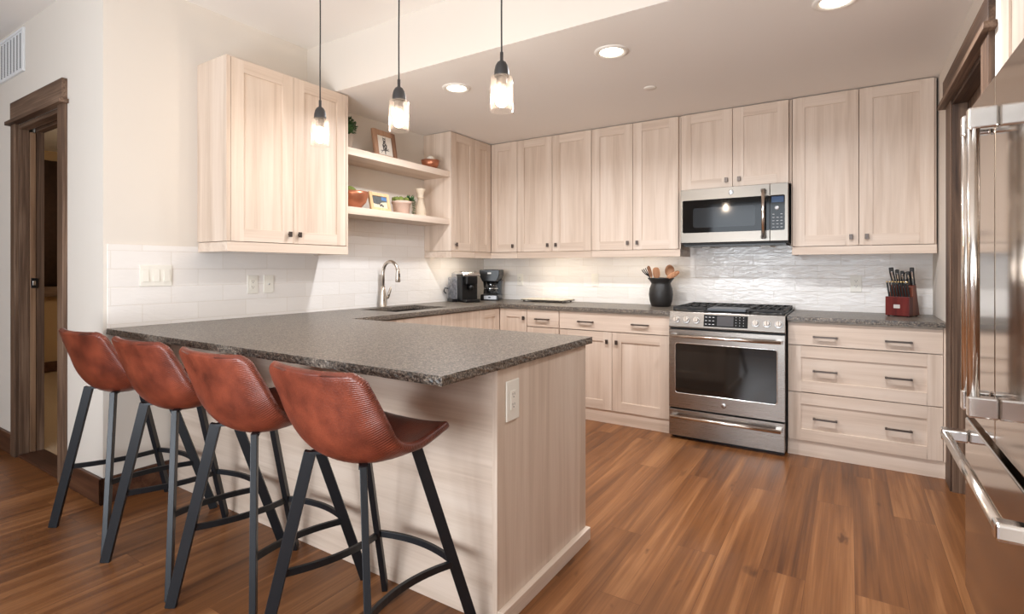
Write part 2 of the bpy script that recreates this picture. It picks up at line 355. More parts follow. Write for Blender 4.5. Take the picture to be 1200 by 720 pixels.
class B:
    def __init__(s, mp=ID):
        s.bm = bmesh.new(); s.mi = 0; s.mp = mp; s.smooth = False
    def face(s, vs, smooth=False):
        try:
            f = s.bm.faces.new(vs)
        except ValueError:
            return None
        f.material_index = s.mi; f.smooth = smooth; return f
    def box(s, a0, a1, b0, b1, c0, c1):
        v = [s.bm.verts.new(s.mp(a, b, c)) for a in (a0, a1) for b in (b0, b1) for c in (c0, c1)]
        for q in BOX: s.face([v[i] for i in q])
        return s
    def hexa(s, pts):
        """8 points in the order of box corners"""
        v = [s.bm.verts.new(s.mp(*p)) for p in pts]
        for q in BOX: s.face([v[i] for i in q])
        return s
    def prism(s, poly, d0, d1, plane='uz'):
        """polygon in (u,z) pushed from d0 to d1 (plane 'uz'), or (u,d) pushed in z (plane 'ud'), or (d,z) pushed in u (plane 'dz')"""
        f = {'uz': lambda a, b, e: s.mp(a, e, b), 'ud': lambda a, b, e: s.mp(a, b, e), 'dz': lambda a, b, e: s.mp(e, a, b)}[plane]
        v0 = [s.bm.verts.new(f(a, b, d0)) for a, b in poly]; v1 = [s.bm.verts.new(f(a, b, d1)) for a, b in poly]
        s.face(v0[::-1]); s.face(v1)
        n = len(poly)
        for i in range(n): s.face([v0[i], v0[(i + 1) % n], v1[(i + 1) % n], v1[i]])
        return s
    def rrect(s, u0, u1, z0, z1, r, d0, d1, k=5):
        poly = []
        for cx, cz, a in ((u1 - r, z1 - r, 0), (u0 + r, z1 - r, 90), (u0 + r, z0 + r, 180), (u1 - r, z0 + r, 270)):
            for i in range(k + 1):
                t = math.radians(a + 90 * i / k); poly.append((cx + r * math.cos(t), cz + r * math.sin(t)))
        return s.prism(poly, d0, d1)
    def tube(s, pts, r, k=12, caps=True, closed=False):
        pts = [Vector(s.mp(*p)) for p in pts]; n = len(pts)
        rs = r if isinstance(r, (list, tuple)) else [r] * n
        rings = []; up = None
        for i, p in enumerate(pts):
            if closed: t = pts[(i + 1) % n] - pts[i - 1]
            else: t = pts[min(i + 1, n - 1)] - pts[max(i - 1, 0)]
            t.normalize()
            if up is None:
                up = Vector((0, 0, 1)) if abs(t.z) < .9 else Vector((1, 0, 0))
            x = up - t * up.dot(t)
            if x.length < 1e-6: x = t.orthogonal()
            x.normalize(); y = t.cross(x); up = x
            rings.append([s.bm.verts.new(p + (x * math.cos(2 * PI * j / k) + y * math.sin(2 * PI * j / k)) * rs[i]) for j in range(k)])
        for i in range(n if closed else n - 1):
            a, b = rings[i], rings[(i + 1) % n]
            for j in range(k): s.face([a[j], a[(j + 1) % k], b[(j + 1) % k], b[j]], True)
        if caps and not closed:
            s.face(rings[0][::-1]); s.face(rings[-1])
        return s
    def bar(s, pts, w, h, wdir):
        """rectangular bar along pts; w is measured along wdir (a vector or one per point), h across it"""
        pts = [Vector(s.mp(*p)) for p in pts]; n = len(pts); rings = []
        for i, p in enumerate(pts):
            t = (pts[min(i + 1, n - 1)] - pts[max(i - 1, 0)]).normalized()
            wd = Vector(wdir[i] if isinstance(wdir, list) else wdir)
            x = (wd - t * wd.dot(t)).normalized(); y = t.cross(x)
            rings.append([s.bm.verts.new(p + x * (w / 2 * a) + y * (h / 2 * b)) for a, b in ((-1, -1), (1, -1), (1, 1), (-1, 1))])
        for i in range(n - 1):
            for j in range(4): s.face([rings[i][j], rings[i][(j + 1) % 4], rings[i + 1][(j + 1) % 4], rings[i + 1][j]])
        s.face(rings[0][::-1]); s.face(rings[-1]); return s
    def lathe(s, prof, c=(0, 0, 0), k=28, axis='z', cap=True):
        """profile of (r, h) turned about a vertical axis through c (or an axis along d for axis 'd')"""
        rings = []
        for r, h in prof:
            ring = []
            for j in range(k):
                a = 2 * PI * j / k
                if axis == 'z': q = (c[0] + r * math.cos(a), c[1] + r * math.sin(a), c[2] + h)
                elif axis == 'd': q = (c[0] + r * math.cos(a), c[1] + h, c[2] + r * math.sin(a))
                else: q = (c[0] + h, c[1] + r * math.cos(a), c[2] + r * math.sin(a))
                ring.append(s.bm.verts.new(s.mp(*q)))
            rings.append(ring)
        for i in range(len(rings) - 1):
            for j in range(k): s.face([rings[i][j], rings[i][(j + 1) % k], rings[i + 1][(j + 1) % k], rings[i + 1][j]], True)
        if cap:
            if prof[0][0] > 1e-5: s.face(rings[0][::-1])
            if prof[-1][0] > 1e-5: s.face(rings[-1])
        return s
    def ball(s, c, r, sx=1, sy=1, sz=1, sub=3, rough=0, seed=0):
        ret = bmesh.ops.create_icosphere(s.bm, subdivisions=sub, radius=1)
        for v in ret['verts']:
            q = v.co.copy()
            k = 1 + (rough * noise.noise(q * 5 + Vector((seed, seed, seed))) if rough else 0)
            v.co = Vector(s.mp(c[0] + q.x * r * sx * k, c[1] + q.y * r * sy * k, c[2] + q.z * r * sz * k))
        for v in ret['verts']:
            for f in v.link_faces: f.material_index = s.mi; f.smooth = True
        return s
    def build(s, name, mats, parent=None, org=None, bevel=0.0, seg=2, sub=0, smooth_angle=None):
        bm = s.bm
        bmesh.ops.remove_doubles(bm, verts=bm.verts[:], dist=1e-6)
        bmesh.ops.recalc_face_normals(bm, faces=bm.faces[:])
        if parent is not None and org is None: base = Vector(ORG[parent.name])
        elif org is not None: base = Vector(org)
        else:
            xs = [v.co for v in bm.verts]
            base = Vector(((min(c.x for c in xs) + max(c.x for c in xs)) / 2, (min(c.y for c in xs) + max(c.y for c in xs)) / 2, min(c.z for c in xs)))
        for v in bm.verts: v.co -= base
        me = bpy.data.meshes.new(name); bm.to_mesh(me); bm.free()
        for m_ in (mats if isinstance(mats, (list, tuple)) else [mats]):
            me.materials.append(M[m_] if isinstance(m_, str) else m_)
        o = bpy.data.objects.new(name, me); COL.objects.link(o)
        if parent is not None:
            o.parent = parent; o.location = base - Vector(ORG[parent.name])
        else: o.location = base
        ORG[o.name] = tuple(base)
        if bevel:
            b = o.modifiers.new('bevel', 'BEVEL'); b.width = bevel; b.segments = seg; b.limit_method = 'ANGLE'; b.angle_limit = math.radians(40)
        if sub:
            q = o.modifiers.new('sub', 'SUBSURF'); q.levels = sub; q.render_levels = sub
        return o

def tag(o, label=None, cat=None, group=None, kind=None):
    if label: o['label'] = label
    if cat: o['category'] = cat
    if group: o['group'] = group
    if kind: o['kind'] = kind
    return o

def thing(name, label, cat, loc, group=None):
    o = bpy.data.objects.new(name, None); COL.objects.link(o); o.location = loc; o.empty_display_size = .05
    ORG[o.name] = tuple(loc)
    return tag(o, label, cat, group)

def structure(b, name, mats, label=None, bevel=0, cat=None, org=None):
    o = b.build(name, mats, bevel=bevel, org=org)
    return tag(o, label, cat, None, 'structure')

def copy_tree(o, parent=None):
    c = o.copy(); COL.objects.link(c)
    if parent: c.parent = parent
    for ch in list(o.children): copy_tree(ch, c)
    return c

# wall frames: (along the wall, distance out from the wall, height)
MB_ = lambda u, d, z: (u, -d, z)            # range wall, y = 0
MS_ = lambda u, d, z: (d, u, z)             # sink wall, x = 0
WX = 3.757                                  # right wall
MR_ = lambda u, d, z: (WX - d, u, z)        # right wall
YC = -3.40                                  # doorway wall and outer corner
ZL, ZH = 2.446, 2.802                       # kitchen ceiling, living room ceiling
YS = -2.168                                 # soffit face
CT = .914                                   # worktop height

# ------------------------------------------------------------------ the setting
structure(B().box(-5.0, 5.2, -8.2, .0, -.06, 0), 'floor', 'floor', 'warm brown hickory plank floor', cat='floor', org=(0, 0, 0))
structure(B().box(-4.6, -.12, -3.28, -.2, 0.0, .012), 'floor_carpet', 'carpet', 'beige carpet in the room behind the left doorway', cat='carpet')
structure(B().box(-.12, 5.0, YS + .001, .12, ZL, ZL + .03), 'ceiling', 'ceil', 'lower beige ceiling above the kitchen', cat='ceiling')
structure(B().box(-4.7, 5.2, -8.2, YS, ZH, ZH + .06), 'ceiling_high', 'ceil', 'higher ceiling above the stools', cat='ceiling')
structure(B().box(-.12, 5.2, YS, YS + .09, ZL + .0008, ZH), 'trim_1', 'paint', 'vertical soffit face between the two ceiling heights', cat='soffit')
structure(B().box(-.12, 0, YC, .12, 0, ZH), 'wall_left', 'paint', 'beige wall behind the sink', cat='wall')
structure(B().box(0, 5.0, 0, .12, 0, ZL), 'wall_back', 'paint', 'beige wall behind the range', cat='wall')
# doorway wall, opening x -1.31 .. -.64
b = B(); b.box(-.545, -.12, YC, YC + .12, 0, ZH).box(-4.7, -1.295, YC, YC + .051, 0, ZH).box(-4.7, -1.295, YC + .083, YC + .12, 0, ZH).box(-1.295, -.545, YC, YC + .12, 2.165, ZH)
structure(b, 'wall_doorway', 'paint_grey', 'beige wall around the left doorway', cat='wall')
# right wall: door opening y -.82 .. -1.70, fridge alcove y -2.08 .. -3.12
structure(B().box(WX, WX + .14, -.82, .0, 0, ZL), 'wall_right', 'paint', 'beige wall between the range wall and the right doorway', cat='wall')
structure(B().box(WX, WX + .14, -1.70, -.82, 2.17, ZL), 'wall_right_lintel', 'paint', 'beige wall above the right doorway', cat='wall')
structure(B().box(WX, WX + .14, -2.07, -1.70, 0, ZL), 'wall_right_pier', 'paint', 'beige wall between the right doorway and the refrigerator', cat='wall')
structure(B().box(WX, WX + .14, -8.2, -3.14, 0, ZH), 'wall_right_front', 'paint', 'beige wall beyond the refrigerator', cat='wall')
structure(B().box(WX, WX + .14, -3.14, YS, ZL, ZH), 'wall_right_upper', 'paint', 'beige wall above the refrigerator cabinet', cat='wall')
structure(B().box(4.55, 4.65, -3.3, -1.95, 0, ZL), 'wall_alcove_back', 'paint', 'back of the refrigerator alcove', cat='wall')
structure(B().box(WX + .14, 4.55, -3.24, -3.14, 0, ZL), 'wall_alcove_front', 'paint', 'near side of the refrigerator alcove', cat='wall')
structure(B().box(WX + .14, 4.55, -2.07, -1.97, 0, ZL), 'wall_alcove_rear', 'paint', 'far side of the refrigerator alcove', cat='wall')
# rear of the living room with two assumed window openings, and its left end
b = B()
b.box(-4.7, -2.75, -8.2, -8.06, 0, ZH).box(-.45, .75, -8.2, -8.06, 0, ZH).box(3.85, 5.2, -8.2, -8.06, 0, ZH)
for x0, x1 in ((-2.75, -.45), (.75, 3.85)):
    b.box(x0, x1, -8.2, -8.06, 0, .3).box(x0, x1, -8.2, -8.06, 2.6, ZH)
structure(b, 'wall_rear', 'paint', 'living room wall behind the camera', cat='wall')
structure(B().box(-4.8, -4.7, -8.2, .2, 0, ZH), 'wall_end', 'tan', 'far wall at the left end', cat='wall')
structure(B().box(-4.7, -.12, -.30, -.2, 0, ZH), 'wall_bedroom', 'tan', 'tan wall of the room behind the left doorway', cat='wall')
structure(B().box(-4.7, -.12, YC + .12, -.2, 2.62, 2.68), 'ceiling_bedroom', 'ceil', 'ceiling of the room behind the left doorway', cat='ceiling')
for i, (x0, x1) in enumerate(((-2.75, -.45), (.75, 3.85))):  # both windows are assumed, out of view behind the added fills
    w = thing('window_%d' % (i + 1), 'assumed wide living room window behind the camera', 'window', ((x0 + x1) / 2, -8.1, .3)); w['kind'] = 'structure'
    b = B()
    for a0, a1 in ((x0, x0 + .06), (x1 - .06, x1), ((x0 + x1) / 2 - .03, (x0 + x1) / 2 + .03)): b.box(a0, a1, -8.16, -8.1, .3, 2.6)
    b.box(x0, x1, -8.16, -8.1, .3, .37).box(x0, x1, -8.16, -8.1, 2.53, 2.6)
    b.build('window_frame', 'darkZ', w, bevel=.003)

# tiles
zt0 = -(1.252 - 10 * .098)
structure(B(MB_).box(0.012, WX, 0, .010, CT, 1.46), 'backsplash_back', tile_mat('white_glazed_tile_back', 'X', -(2.784 - 9 * .295), zt0), 'white glossy handmade tile behind the range', cat='backsplash', org=(0, 0, 0))
b = B(MS_); b.box(-3.382, -2.06, 0, .010, CT, 1.358).box(-2.06, -.93, 0, .010, CT, 1.62).box(-.93, 0, 0, .010, CT, 1.358)
structure(b, 'backsplash_left', tile_mat('white_glazed_tile_left', 'Y', 3.222 + .0, -(1.325 - 11 * .098), .0025), 'white glossy handmade tile behind the sink', cat='backsplash', org=(0, 0, 0))

# left doorway: casings, header, jamb, pocket door edge and latch
def doorway_left():
    d = thing('door_1', 'open doorway with dark stained rustic casing in the left wall', 'doorway', (-.92, YC, 0)); d['kind'] = 'structure'
    B().box(-.556, -.474, YC - .022, YC, 0, 2.17).build('casing', 'darkZ', d, bevel=.002)
    B().box(-1.366, -1.282, YC - .022, YC, 0, 2.17).build('casing', 'darkZ', d, bevel=.002)
    B().box(-1.360, -.474, YC - .026, YC, 2.192, 2.312).build('header', 'darkX', d, bevel=.002)
    B().box(-1.395, -.452, YC - .045, YC, 2.168, 2.192).build('header_fillet', 'darkX', d, bevel=.002)
    B().box(-1.30, -1.28, YC, YC + .050, 0, 2.17).box(-1.30, -1.28, YC + .084, YC + .128, 0, 2.17).build('jamb', 'darkZ', d, bevel=.002)
    B().box(-.558, -.54, YC, YC + .128, 0, 2.17).build('jamb', 'darkZ', d, bevel=.002)
    B().box(-1.28, -.558, YC, YC + .050, 2.14, 2.17).box(-1.28, -.558, YC + .084, YC + .128, 2.14, 2.17).build('head_jamb', 'darkX', d, bevel=.002)
    e = B().box(-2.0, -1.272, YC + .052, YC + .082, .016, 2.13).build('pocket_door', wood('pocket_door_timber', 'Z', srgb(92, 68, 50), srgb(128, 98, 74), srgb(150, 120, 94), stave=.4, rough=.55), d, bevel=.002)
    B().box(-1.276, -1.266, YC + .056, YC + .092, 1.10, 1.165).build('latch', 'black', e, bevel=.001)
    B().box(-1.268, -1.264, YC + .064, YC + .080, 1.118, 1.147).build('latch_bolt', 'silver', e, bevel=.001)
    B().box(-1.28, -.558, YC - .005, YC + .13, 0, .014).build('threshold', 'baseboard', d, bevel=.002)
doorway_left()

def doorway_right():
    d = thing('door_2', 'doorway with dark stained rustic casing beside the refrigerator', 'doorway', (WX, -1.26, 0)); d['kind'] = 'structure'
    for y0, y1 in ((-.82, -.665), (-1.845, -1.70)):
        B(MR_).box(y0, y1, 0, .009 if y0 > -1 else .020, 0, 2.155).build('casing', 'darkZ', d, bevel=.002)
    B(MR_).box(-1.855, -.66, 0, .022, 2.178, 2.303).build('header', 'darkY', d, bevel=.002)
    B(MR_).box(-1.89, -.625, 0, .042, 2.152, 2.178).build('header_fillet', 'darkY', d, bevel=.002)
    b = B(MR_)
    for y0, y1 in ((-.83, -.81), (-1.71, -1.69)):
        b.box(y0, y1, -.065, 0, 0, 2.155).box(y0, y1, -.15, -.105, 0, 2.155)
    b.build('jamb', 'darkZ', d, bevel=.002)
    B(MR_).box(-1.70, -.82, -.065, 0, 2.13, 2.155).build('head_jamb', 'darkY', d, bevel=.002)
    s_ = B(MR_).box(-1.72, -.80, -.104, -.067, .01, 2.14)
    s_ = s_.build('door_slab', 'darkZ', d, bevel=.002)
    b = B(MR_)
    for z0, z1 in ((.25, .95), (1.1, 2.0)):
        for y0, y1 in ((-1.60, -1.31), (-1.21, -.92)):
            b.box(y0, y1, -.067, -.060, z0, z1)
    b.build('door_panel', 'darkZ', s_, bevel=.004)
doorway_right()

# baseboards
structure(B().box(-4.7, -1.366, YC - .018, YC, 0, .135).box(-.474, .018, YC - .018, YC, 0, .135), 'baseboard_left', 'baseboard', 'dark stained baseboard under the left wall', bevel=.003, cat='baseboard')
structure(B().box(0, .018, YC - .018, -3.082, 0, .135), 'baseboard_return', 'baseboard', 'dark baseboard returning to the peninsula', bevel=.003, cat='baseboard')
structure(B(MR_).box(-2.07, -1.845, 0, .018, 0, .135), 'baseboard_right', 'baseboard', 'dark baseboard beside the refrigerator', bevel=.003, cat='baseboard')
structure(B().box(-4.68, -4.66, -3.28, -.3, .012, .13).box(-4.66, -.12, -.32, -.30, .012, .13), 'baseboard_bedroom', 'baseboard', 'dark baseboard of the room behind the left doorway', cat='baseboard')
# dark curtain over a sill inside that room
cu = thing('curtain', 'dark brown curtain above a dark sill seen through the left doorway', 'curtain', (-4.66, -2.3, .9))
b = B(); pts = []
for i in range(61):
    y = -3.2 + 2.0 * i / 60; pts.append((y, .045 + .018 * math.sin(i * 1.05)))
v0 = [b.bm.verts.new((-4.69 + d, y, 1.02)) for y, d in pts]; v1 = [b.bm.verts.new((-4.69 + d, y, 2.5)) for y, d in pts]
w0 = [b.bm.verts.new((-4.69 + d - .008, y, 1.02)) for y, d in pts]; w1 = [b.bm.verts.new((-4.69 + d - .008, y, 2.5)) for y, d in pts]
for i in range(60):
    b.face([v0[i], v0[i + 1], v1[i + 1], v1[i]], True); b.face([w0[i], w1[i], w1[i + 1], w0[i + 1]], True)
    b.face([v0[i], w0[i], w0[i + 1], v0[i + 1]]); b.face([v1[i], v1[i + 1], w1[i + 1], w1[i]])
b.face([v0[0], v1[0], w1[0], w0[0]]); b.face([v0[-1], w0[-1], w1[-1], v1[-1]])
b.build('drape', 'curtain', cu)
B().box(-4.70, -4.60, -3.25, -1.15, .90, 1.015).build('sill', 'darkY', cu, bevel=.003)

# vent grille on the left wall
v = thing('wall_vent', 'white slotted return air vent high on the left wall', 'vent', (-1.53, YC, 2.49))
B().box(-1.90, -1.165, YC - .006, YC, 2.495, 2.775).build('faceplate', 'white_metal', v, bevel=.002)
b = B(); b.box(-1.90, -1.165, YC - .014, YC - .006, 2.760, 2.775).box(-1.90, -1.165, YC - .014, YC - .006, 2.495, 2.510).box(-1.182, -1.165, YC - .014, YC - .006, 2.51, 2.76)
b.build('rim', 'white_metal', v, bevel=.002)
for c in range(11):
    x = -1.235 - c * .062; b = B()
    for k in range(26): b.box(x - .011, x + .011, YC - .0075, YC - .0055, 2.525 + k * .0088, 2.5285 + k * .0088)
    b.build('slot_column', 'slot', v)

# ------------------------------------------------------------------ cabinets
def hz(mp):          # horizontal grain material for a wall frame
    return 'oakX' if mp in (MB_, MP_) else 'oakY'
MP_ = lambda u, d, z: (u, -2.94 + d, z)     # kitchen side of the peninsula
DT = .020

def shaker(parent, mp, u0, u1, z0, z1, d, name='door', fw=.074, horiz=False, slab=False):
    """framed front from u0..u1, z0..z1 whose outer face is at depth d"""
    g = .0016
    u0 += g; u1 -= g; z0 += g; z1 -= g
    b = B(mp); H = hz(mp)
    if slab:
        b.box(u0, u1, d - DT, d, z0, z1)
        return b.build(name, H if horiz else 'oakZ', parent, bevel=.0012)
    b.box(u0, u0 + fw, d - DT, d, z0, z1).box(u1 - fw, u1, d - DT, d, z0, z1)
    b.mi = 1
    b.box(u0 + fw, u1 - fw, d - DT, d, z0, z0 + fw).box(u0 + fw, u1 - fw, d - DT, d, z1 - fw, z1)
    b.mi = 1 if horiz else 0
    b.box(u0 + fw - .004, u1 - fw + .004, d - DT, d - .008, z0 + fw - .004, z1 - fw + .004)
    return b.build(name, ['oakZ', H], parent, bevel=.0015)

def knob(door, mp, u, z, d):
    b = B(mp); b.box(u - .006, u + .006, d, d + .012, z - .006, z + .006); b.box(u - .011, u + .011, d + .012, d + .021, z - .017, z + .017)
    k = b.build('knob', 'bronze', door, bevel=.0015)
    return k

def pull(drawer, mp, uc, z, d, L=.135):
    b = B(mp)
    for s in (-1, 1): b.box(uc + s * L / 2 - .013 * (s > 0), uc + s * L / 2 + .013 * (s < 0), d, d + .026, z - .005, z + .005)
    b.box(uc - L / 2, uc + L / 2, d + .020, d + .030, z - .0055, z + .0055)
    return b.build('handle', 'bronze', drawer, bevel=.0012)

UD = .321            # face of the wall cabinet doors
ZD = 1.385           # bottom of the doors
ZR = 1.326           # bottom of the light rail
ZT = 2.440

def wall_cabinet(name, label, mp, u0, u1, doors, zb=ZD, rail=True, ends=(0, 0)):
    """doors: list of (u0, u1, knob_u or None)"""
    c = thing(name, label, 'cabinet', mp((u0 + u1) / 2, UD / 2, zb if not rail else ZR))
    b = B(mp); d = UD - DT - .002
    b.box(u0, u0 + .016, .001, d, zb, ZT).box(u1 - .016, u1, .001, d, zb, ZT).box(u0 + .016, u1 - .016, .001, d, zb, zb + .016).box(u0 + .016, u1 - .016, .001, d, ZT - .016, ZT).box(u0 + .016, u1 - .016, .001, .01, zb + .016, ZT - .016)
    b.build('carcass', 'oakZ', c, bevel=.001)
    if ends[0]: B(mp).box(u0 - .0035, u0 - .0004, .012, UD, zb, ZT).build('end_panel', 'oakZ', c, bevel=.001)
    for a0, a1, ku in doors:
        dr = shaker(c, mp, a0, a1, zb, ZT, UD)
        if ku is not None: knob(dr, mp, ku, zb + .058, UD)
    if rail:
        b = B(mp); b.box(u0, u1, UD - .022, UD - .002, ZR, zb - .003)
        if ends[0]: b.box(u0, u0 + .02, .011, UD - .022, ZR, zb - .003)
        if ends[1]: b.box(u1 - .02, u1, .011, UD - .022, ZR, zb - .003)
        b.build('light_rail', hz(mp), c, bevel=.0015)
    return c

wc = wall_cabinet('wall_cabinet', 'tall light oak two door wall cabinet on the left, above the switches', MS_, -2.927, -2.07, [(-2.905, -2.502, -2.535), (-2.502, -2.09, -2.466)], ends=(1, 1))
B(MS_).box(-2.927, -2.9065, UD - .022, UD, ZD, ZT).build('filler_strip', 'oakZ', wc, bevel=.001)
B(MS_).box(-2.088, -2.072, UD - .022, UD, ZD, ZT).build('filler_strip', 'oakZ', wc, bevel=.001)
B(MS_).box(-2.25, -2.08, .05, UD - .02, ZT, ZT + .004).build('top_cap', 'slot', wc)
wall_cabinet('wall_cabinet', 'narrow light oak wall cabinet right of the open shelves', MS_, -.938, -.583, [(-.935, -.583, -.873)], ends=(1, 0))
# corner cabinet: two doors meeting in the inner corner
c = thing('corner_wall_cabinet', 'light oak wall cabinet in the inner corner with bifold doors', 'cabinet', (.16, -.16, ZR))
b = B(); d = UD - DT - .002
b.box(.001, d, -.580, -.001, ZD, ZT).box(d, .619, -d, -.001, ZD, ZT)
b.build('carcass', 'oakZ', c, bevel=.001)
shaker(c, MS_, -.582, -UD - .002, ZD, ZT, UD)
dr = shaker(c, MB_, UD + .002, .621, ZD, ZT, UD); knob(dr, MB_, .578, ZD + .058, UD)
B(MS_).box(-.582, -UD + .022, UD - .022, UD - .002, ZR, ZD - .003).build('light_rail', 'oakY', c, bevel=.0015)
B(MB_).box(UD - .002, .621, UD - .022, UD - .002, ZR, ZD - .003).build('light_rail', 'oakX', c, bevel=.0015)
wall_cabinet('wall_cabinet', 'light oak two door wall cabinet next to the corner, above the cream tray', MB_, .623, 1.384, [(.623, .998, .955), (.998, 1.384, 1.041)])
wall_cabinet('wall_cabinet', 'light oak two door wall cabinet left of the microwave, above the black crock', MB_, 1.386, 2.148, [(1.386, 1.758, 1.717), (1.758, 2.134, 1.799)], ends=(0, 1))
wall_cabinet('wall_cabinet', 'short light oak two door cabinet directly above the microwave', MB_, 2.150, 2.932, [(2.155, 2.537, 2.494), (2.537, 2.915, 2.584)], zb=1.842, rail=False)
wall_cabinet('wall_cabinet', 'wide light oak two door wall cabinet right of the microwave, above the knife block', MB_, 2.934, 3.746, [(2.937, 3.334, 3.290), (3.334, 3.735, 3.378)], ends=(1, 0))

# cabinet over the refrigerator
c = thing('fridge_cabinet', 'light oak cabinet over the refrigerator', 'cabinet', (WX + .3, -2.6, 1.82))
B(MR_).box(-3.13, -2.072, -.6, 0, 1.82, ZL - .004).build('carcass', 'oakZ', c, bevel=.001)
B(MR_).box(-2.092, -2.0, .0005, .012, 1.82, ZL - .004).build('filler_strip', 'oakZ', c, bevel=.001)
shaker(c, MR_, -2.60, -2.094, 1.83, ZL - .006, .022); shaker(c, MR_, -3.12, -2.60, 1.83, ZL - .006, .022)

# ---- base cabinets
BD = .632            # face of base fronts
ZB0, ZB1 = .103, .874
def base_shell(c, mp, u0, u1, ends=(0, 0), kick=BD - .008, top=.882):
    d = BD - DT - .002
    b = B(mp); b.box(u0, u1, .012, d, ZB0, top); b.build('carcass', 'oakZ', c, bevel=.001)
    B(mp).box(u0, u1, .05, kick, 0, ZB0 - .002).build('toe_kick', hz(mp), c, bevel=.001)

c = thing('base_cabinet', 'light oak three drawer base cabinet right of the range', 'cabinet', MB_(3.34, .31, 0))
base_shell(c, MB_, 2.934, 3.752, kick=BD - .012)
for i, (z0, z1) in enumerate(((.727, ZB1), (.420, .724), (ZB0, .417))):
    dw = shaker(c, MB_, 2.936, 3.742, z0, z1, BD, 'drawer', horiz=True, slab=(i == 0))
    zz = (.787, .566, .257)[i]
    for uc in (3.149, 3.530): pull(dw, MB_, uc, zz, BD)
B(MB_).box(3.743, 3.756, .03, BD - .004, 0.10, .882).build('filler_strip', 'oakZ', c, bevel=.001)

c = thing('base_cabinet', 'light oak two door base cabinet with one wide drawer left of the range', 'cabinet', MB_(1.69, .31, 0))
base_shell(c, MB_, 1.232, 2.160)
dw = shaker(c, MB_, 1.233, 2.155, .728, ZB1, BD, 'drawer', horiz=True, slab=True)
for uc in (1.476, 1.930): pull(dw, MB_, uc, .797, BD)
dr = shaker(c, MB_, 1.233, 1.700, ZB0, .725, BD); knob(dr, MB_, 1.660, .648, BD)
dr = shaker(c, MB_, 1.700, 2.155, ZB0, .725, BD); knob(dr, MB_, 1.741, .648, BD)

c = thing('base_cabinet', 'narrow light oak drawer base cabinet between the corner and the two door base', 'cabinet', MB_(1.07, .31, 0))
base_shell(c, MB_, .917, 1.230)
for z0, z1 in ((.728, ZB1), (.417, .725), (ZB0, .414)):
    dw = shaker(c, MB_, .918, 1.229, z0, z1, BD, 'drawer', horiz=True, slab=z0 > .7, fw=.06); pull(dw, MB_, 1.073, .797 if z0 > .7 else (z0 + z1) / 2, BD)

c = thing('corner_base_cabinet', 'light oak corner base cabinet with bifold doors under the coffee makers', 'cabinet', (.31, -.31, 0))
d = BD - DT - .002
b = B(); b.box(.012, d, -.936, -.012, ZB0, .882).box(d, .915, -d, -.012, ZB0, .882); b.build('carcass', 'oakZ', c, bevel=.001)
B().box(.05, BD - .03, -.936, -.05, 0, ZB0 - .002).box(BD - .03, .915, -BD + .03, -.05, 0, ZB0 - .002).build('toe_kick', 'oakX', c)
shaker(c, MS_, -.936, -BD - .002, ZB0, ZB1, BD, fw=.07)
dr = shaker(c, MB_, BD + .002, .916, ZB0, ZB1, BD, fw=.07); knob(dr, MB_, .888, .797, BD)

c = thing('sink_base_cabinet', 'light oak sink base cabinet under the faucet', 'cabinet', (.31, -1.4, 0))
b = B(MS_); d = BD - DT - .002
b.box(-2.33, -1.9, .012, d, ZB0, .882).box(-1.0, -.938, .012, d, ZB0, .882).box(-1.9, -1.0, .57, d, ZB0, .882).box(-1.9, -1.0, .012, .57, ZB0, .6); b.build('carcass', 'oakZ', c, bevel=.001)
B(MS_).box(-2.33, -.938, .05, BD - .03, 0, ZB0 - .002).build('toe_kick', 'oakY', c)
for a0, a1 in ((-2.330, -1.92), (-1.92, -1.43), (-1.43, -.938)):
    dr = shaker(c, MS_, a0, a1, ZB0, .700, BD); shaker(c, MS_, a0, a1, .703, ZB1, BD, 'drawer_front', slab=True)
    knob(dr, MS_, a1 - .04, .64, BD)

# peninsula
c = thing('peninsula_cabinet', 'light oak breakfast bar cabinet under the long stone worktop', 'cabinet', (1.4, -2.72, 0))
PX, PY0, PY1 = 2.268, -3.080, -2.362
B().box(.02, PX - .022, PY0 + .022, PY1 - .02, ZB0, .882).build('carcass', 'oakZ', c)
B().box(PX - .020, PX, PY0 + .004, PY1, .0, .882).build('end_panel', 'oakZ', c, bevel=.001)
# back panel: wide horizontal boards
B().box(.0185, PX - .0205, PY0, PY0 + .02, 0, .882).build('back_panel', wood('light_oak_back_panel', 'X', *OAK, stave=.30, stavevar=.12, contrast=.34), c, bevel=.001)
B().box(PX - .020, PX - .0, PY0 - .001, PY0 + .004, 0, .882).build('corner_strip', 'oakZ', c, bevel=.001)
B().box(PX, PX + .024, PY0 - .0, PY1 - .0, 0, .055).build('base_trim', 'oakY', c, bevel=.002)
B().box(.66, PX - .03, PY1 - .08, PY1 - .06, 0, ZB0).build('toe_kick', 'oakX', c)
for i in range(3):
    a0 = .66 + i * .53; dr = shaker(c, MP_, a0, a0 + .53, ZB0, ZB1, .574); knob(dr, MP_, a0 + .06, .80, .574)
# steel support under the overhang
tag(B().box(2.13, 2.19, -3.33, PY0 - .002, .868, .8835).build('support_bracket', 'blackmat', bevel=.001), 'black steel bracket under the overhanging end of the stone worktop', 'bracket')
tag(B().box(.92, .98, -3.33, PY0 - .002, .868, .8835).build('support_bracket', 'blackmat', bevel=.001), 'black steel bracket under the worktop behind the second stool', 'bracket')

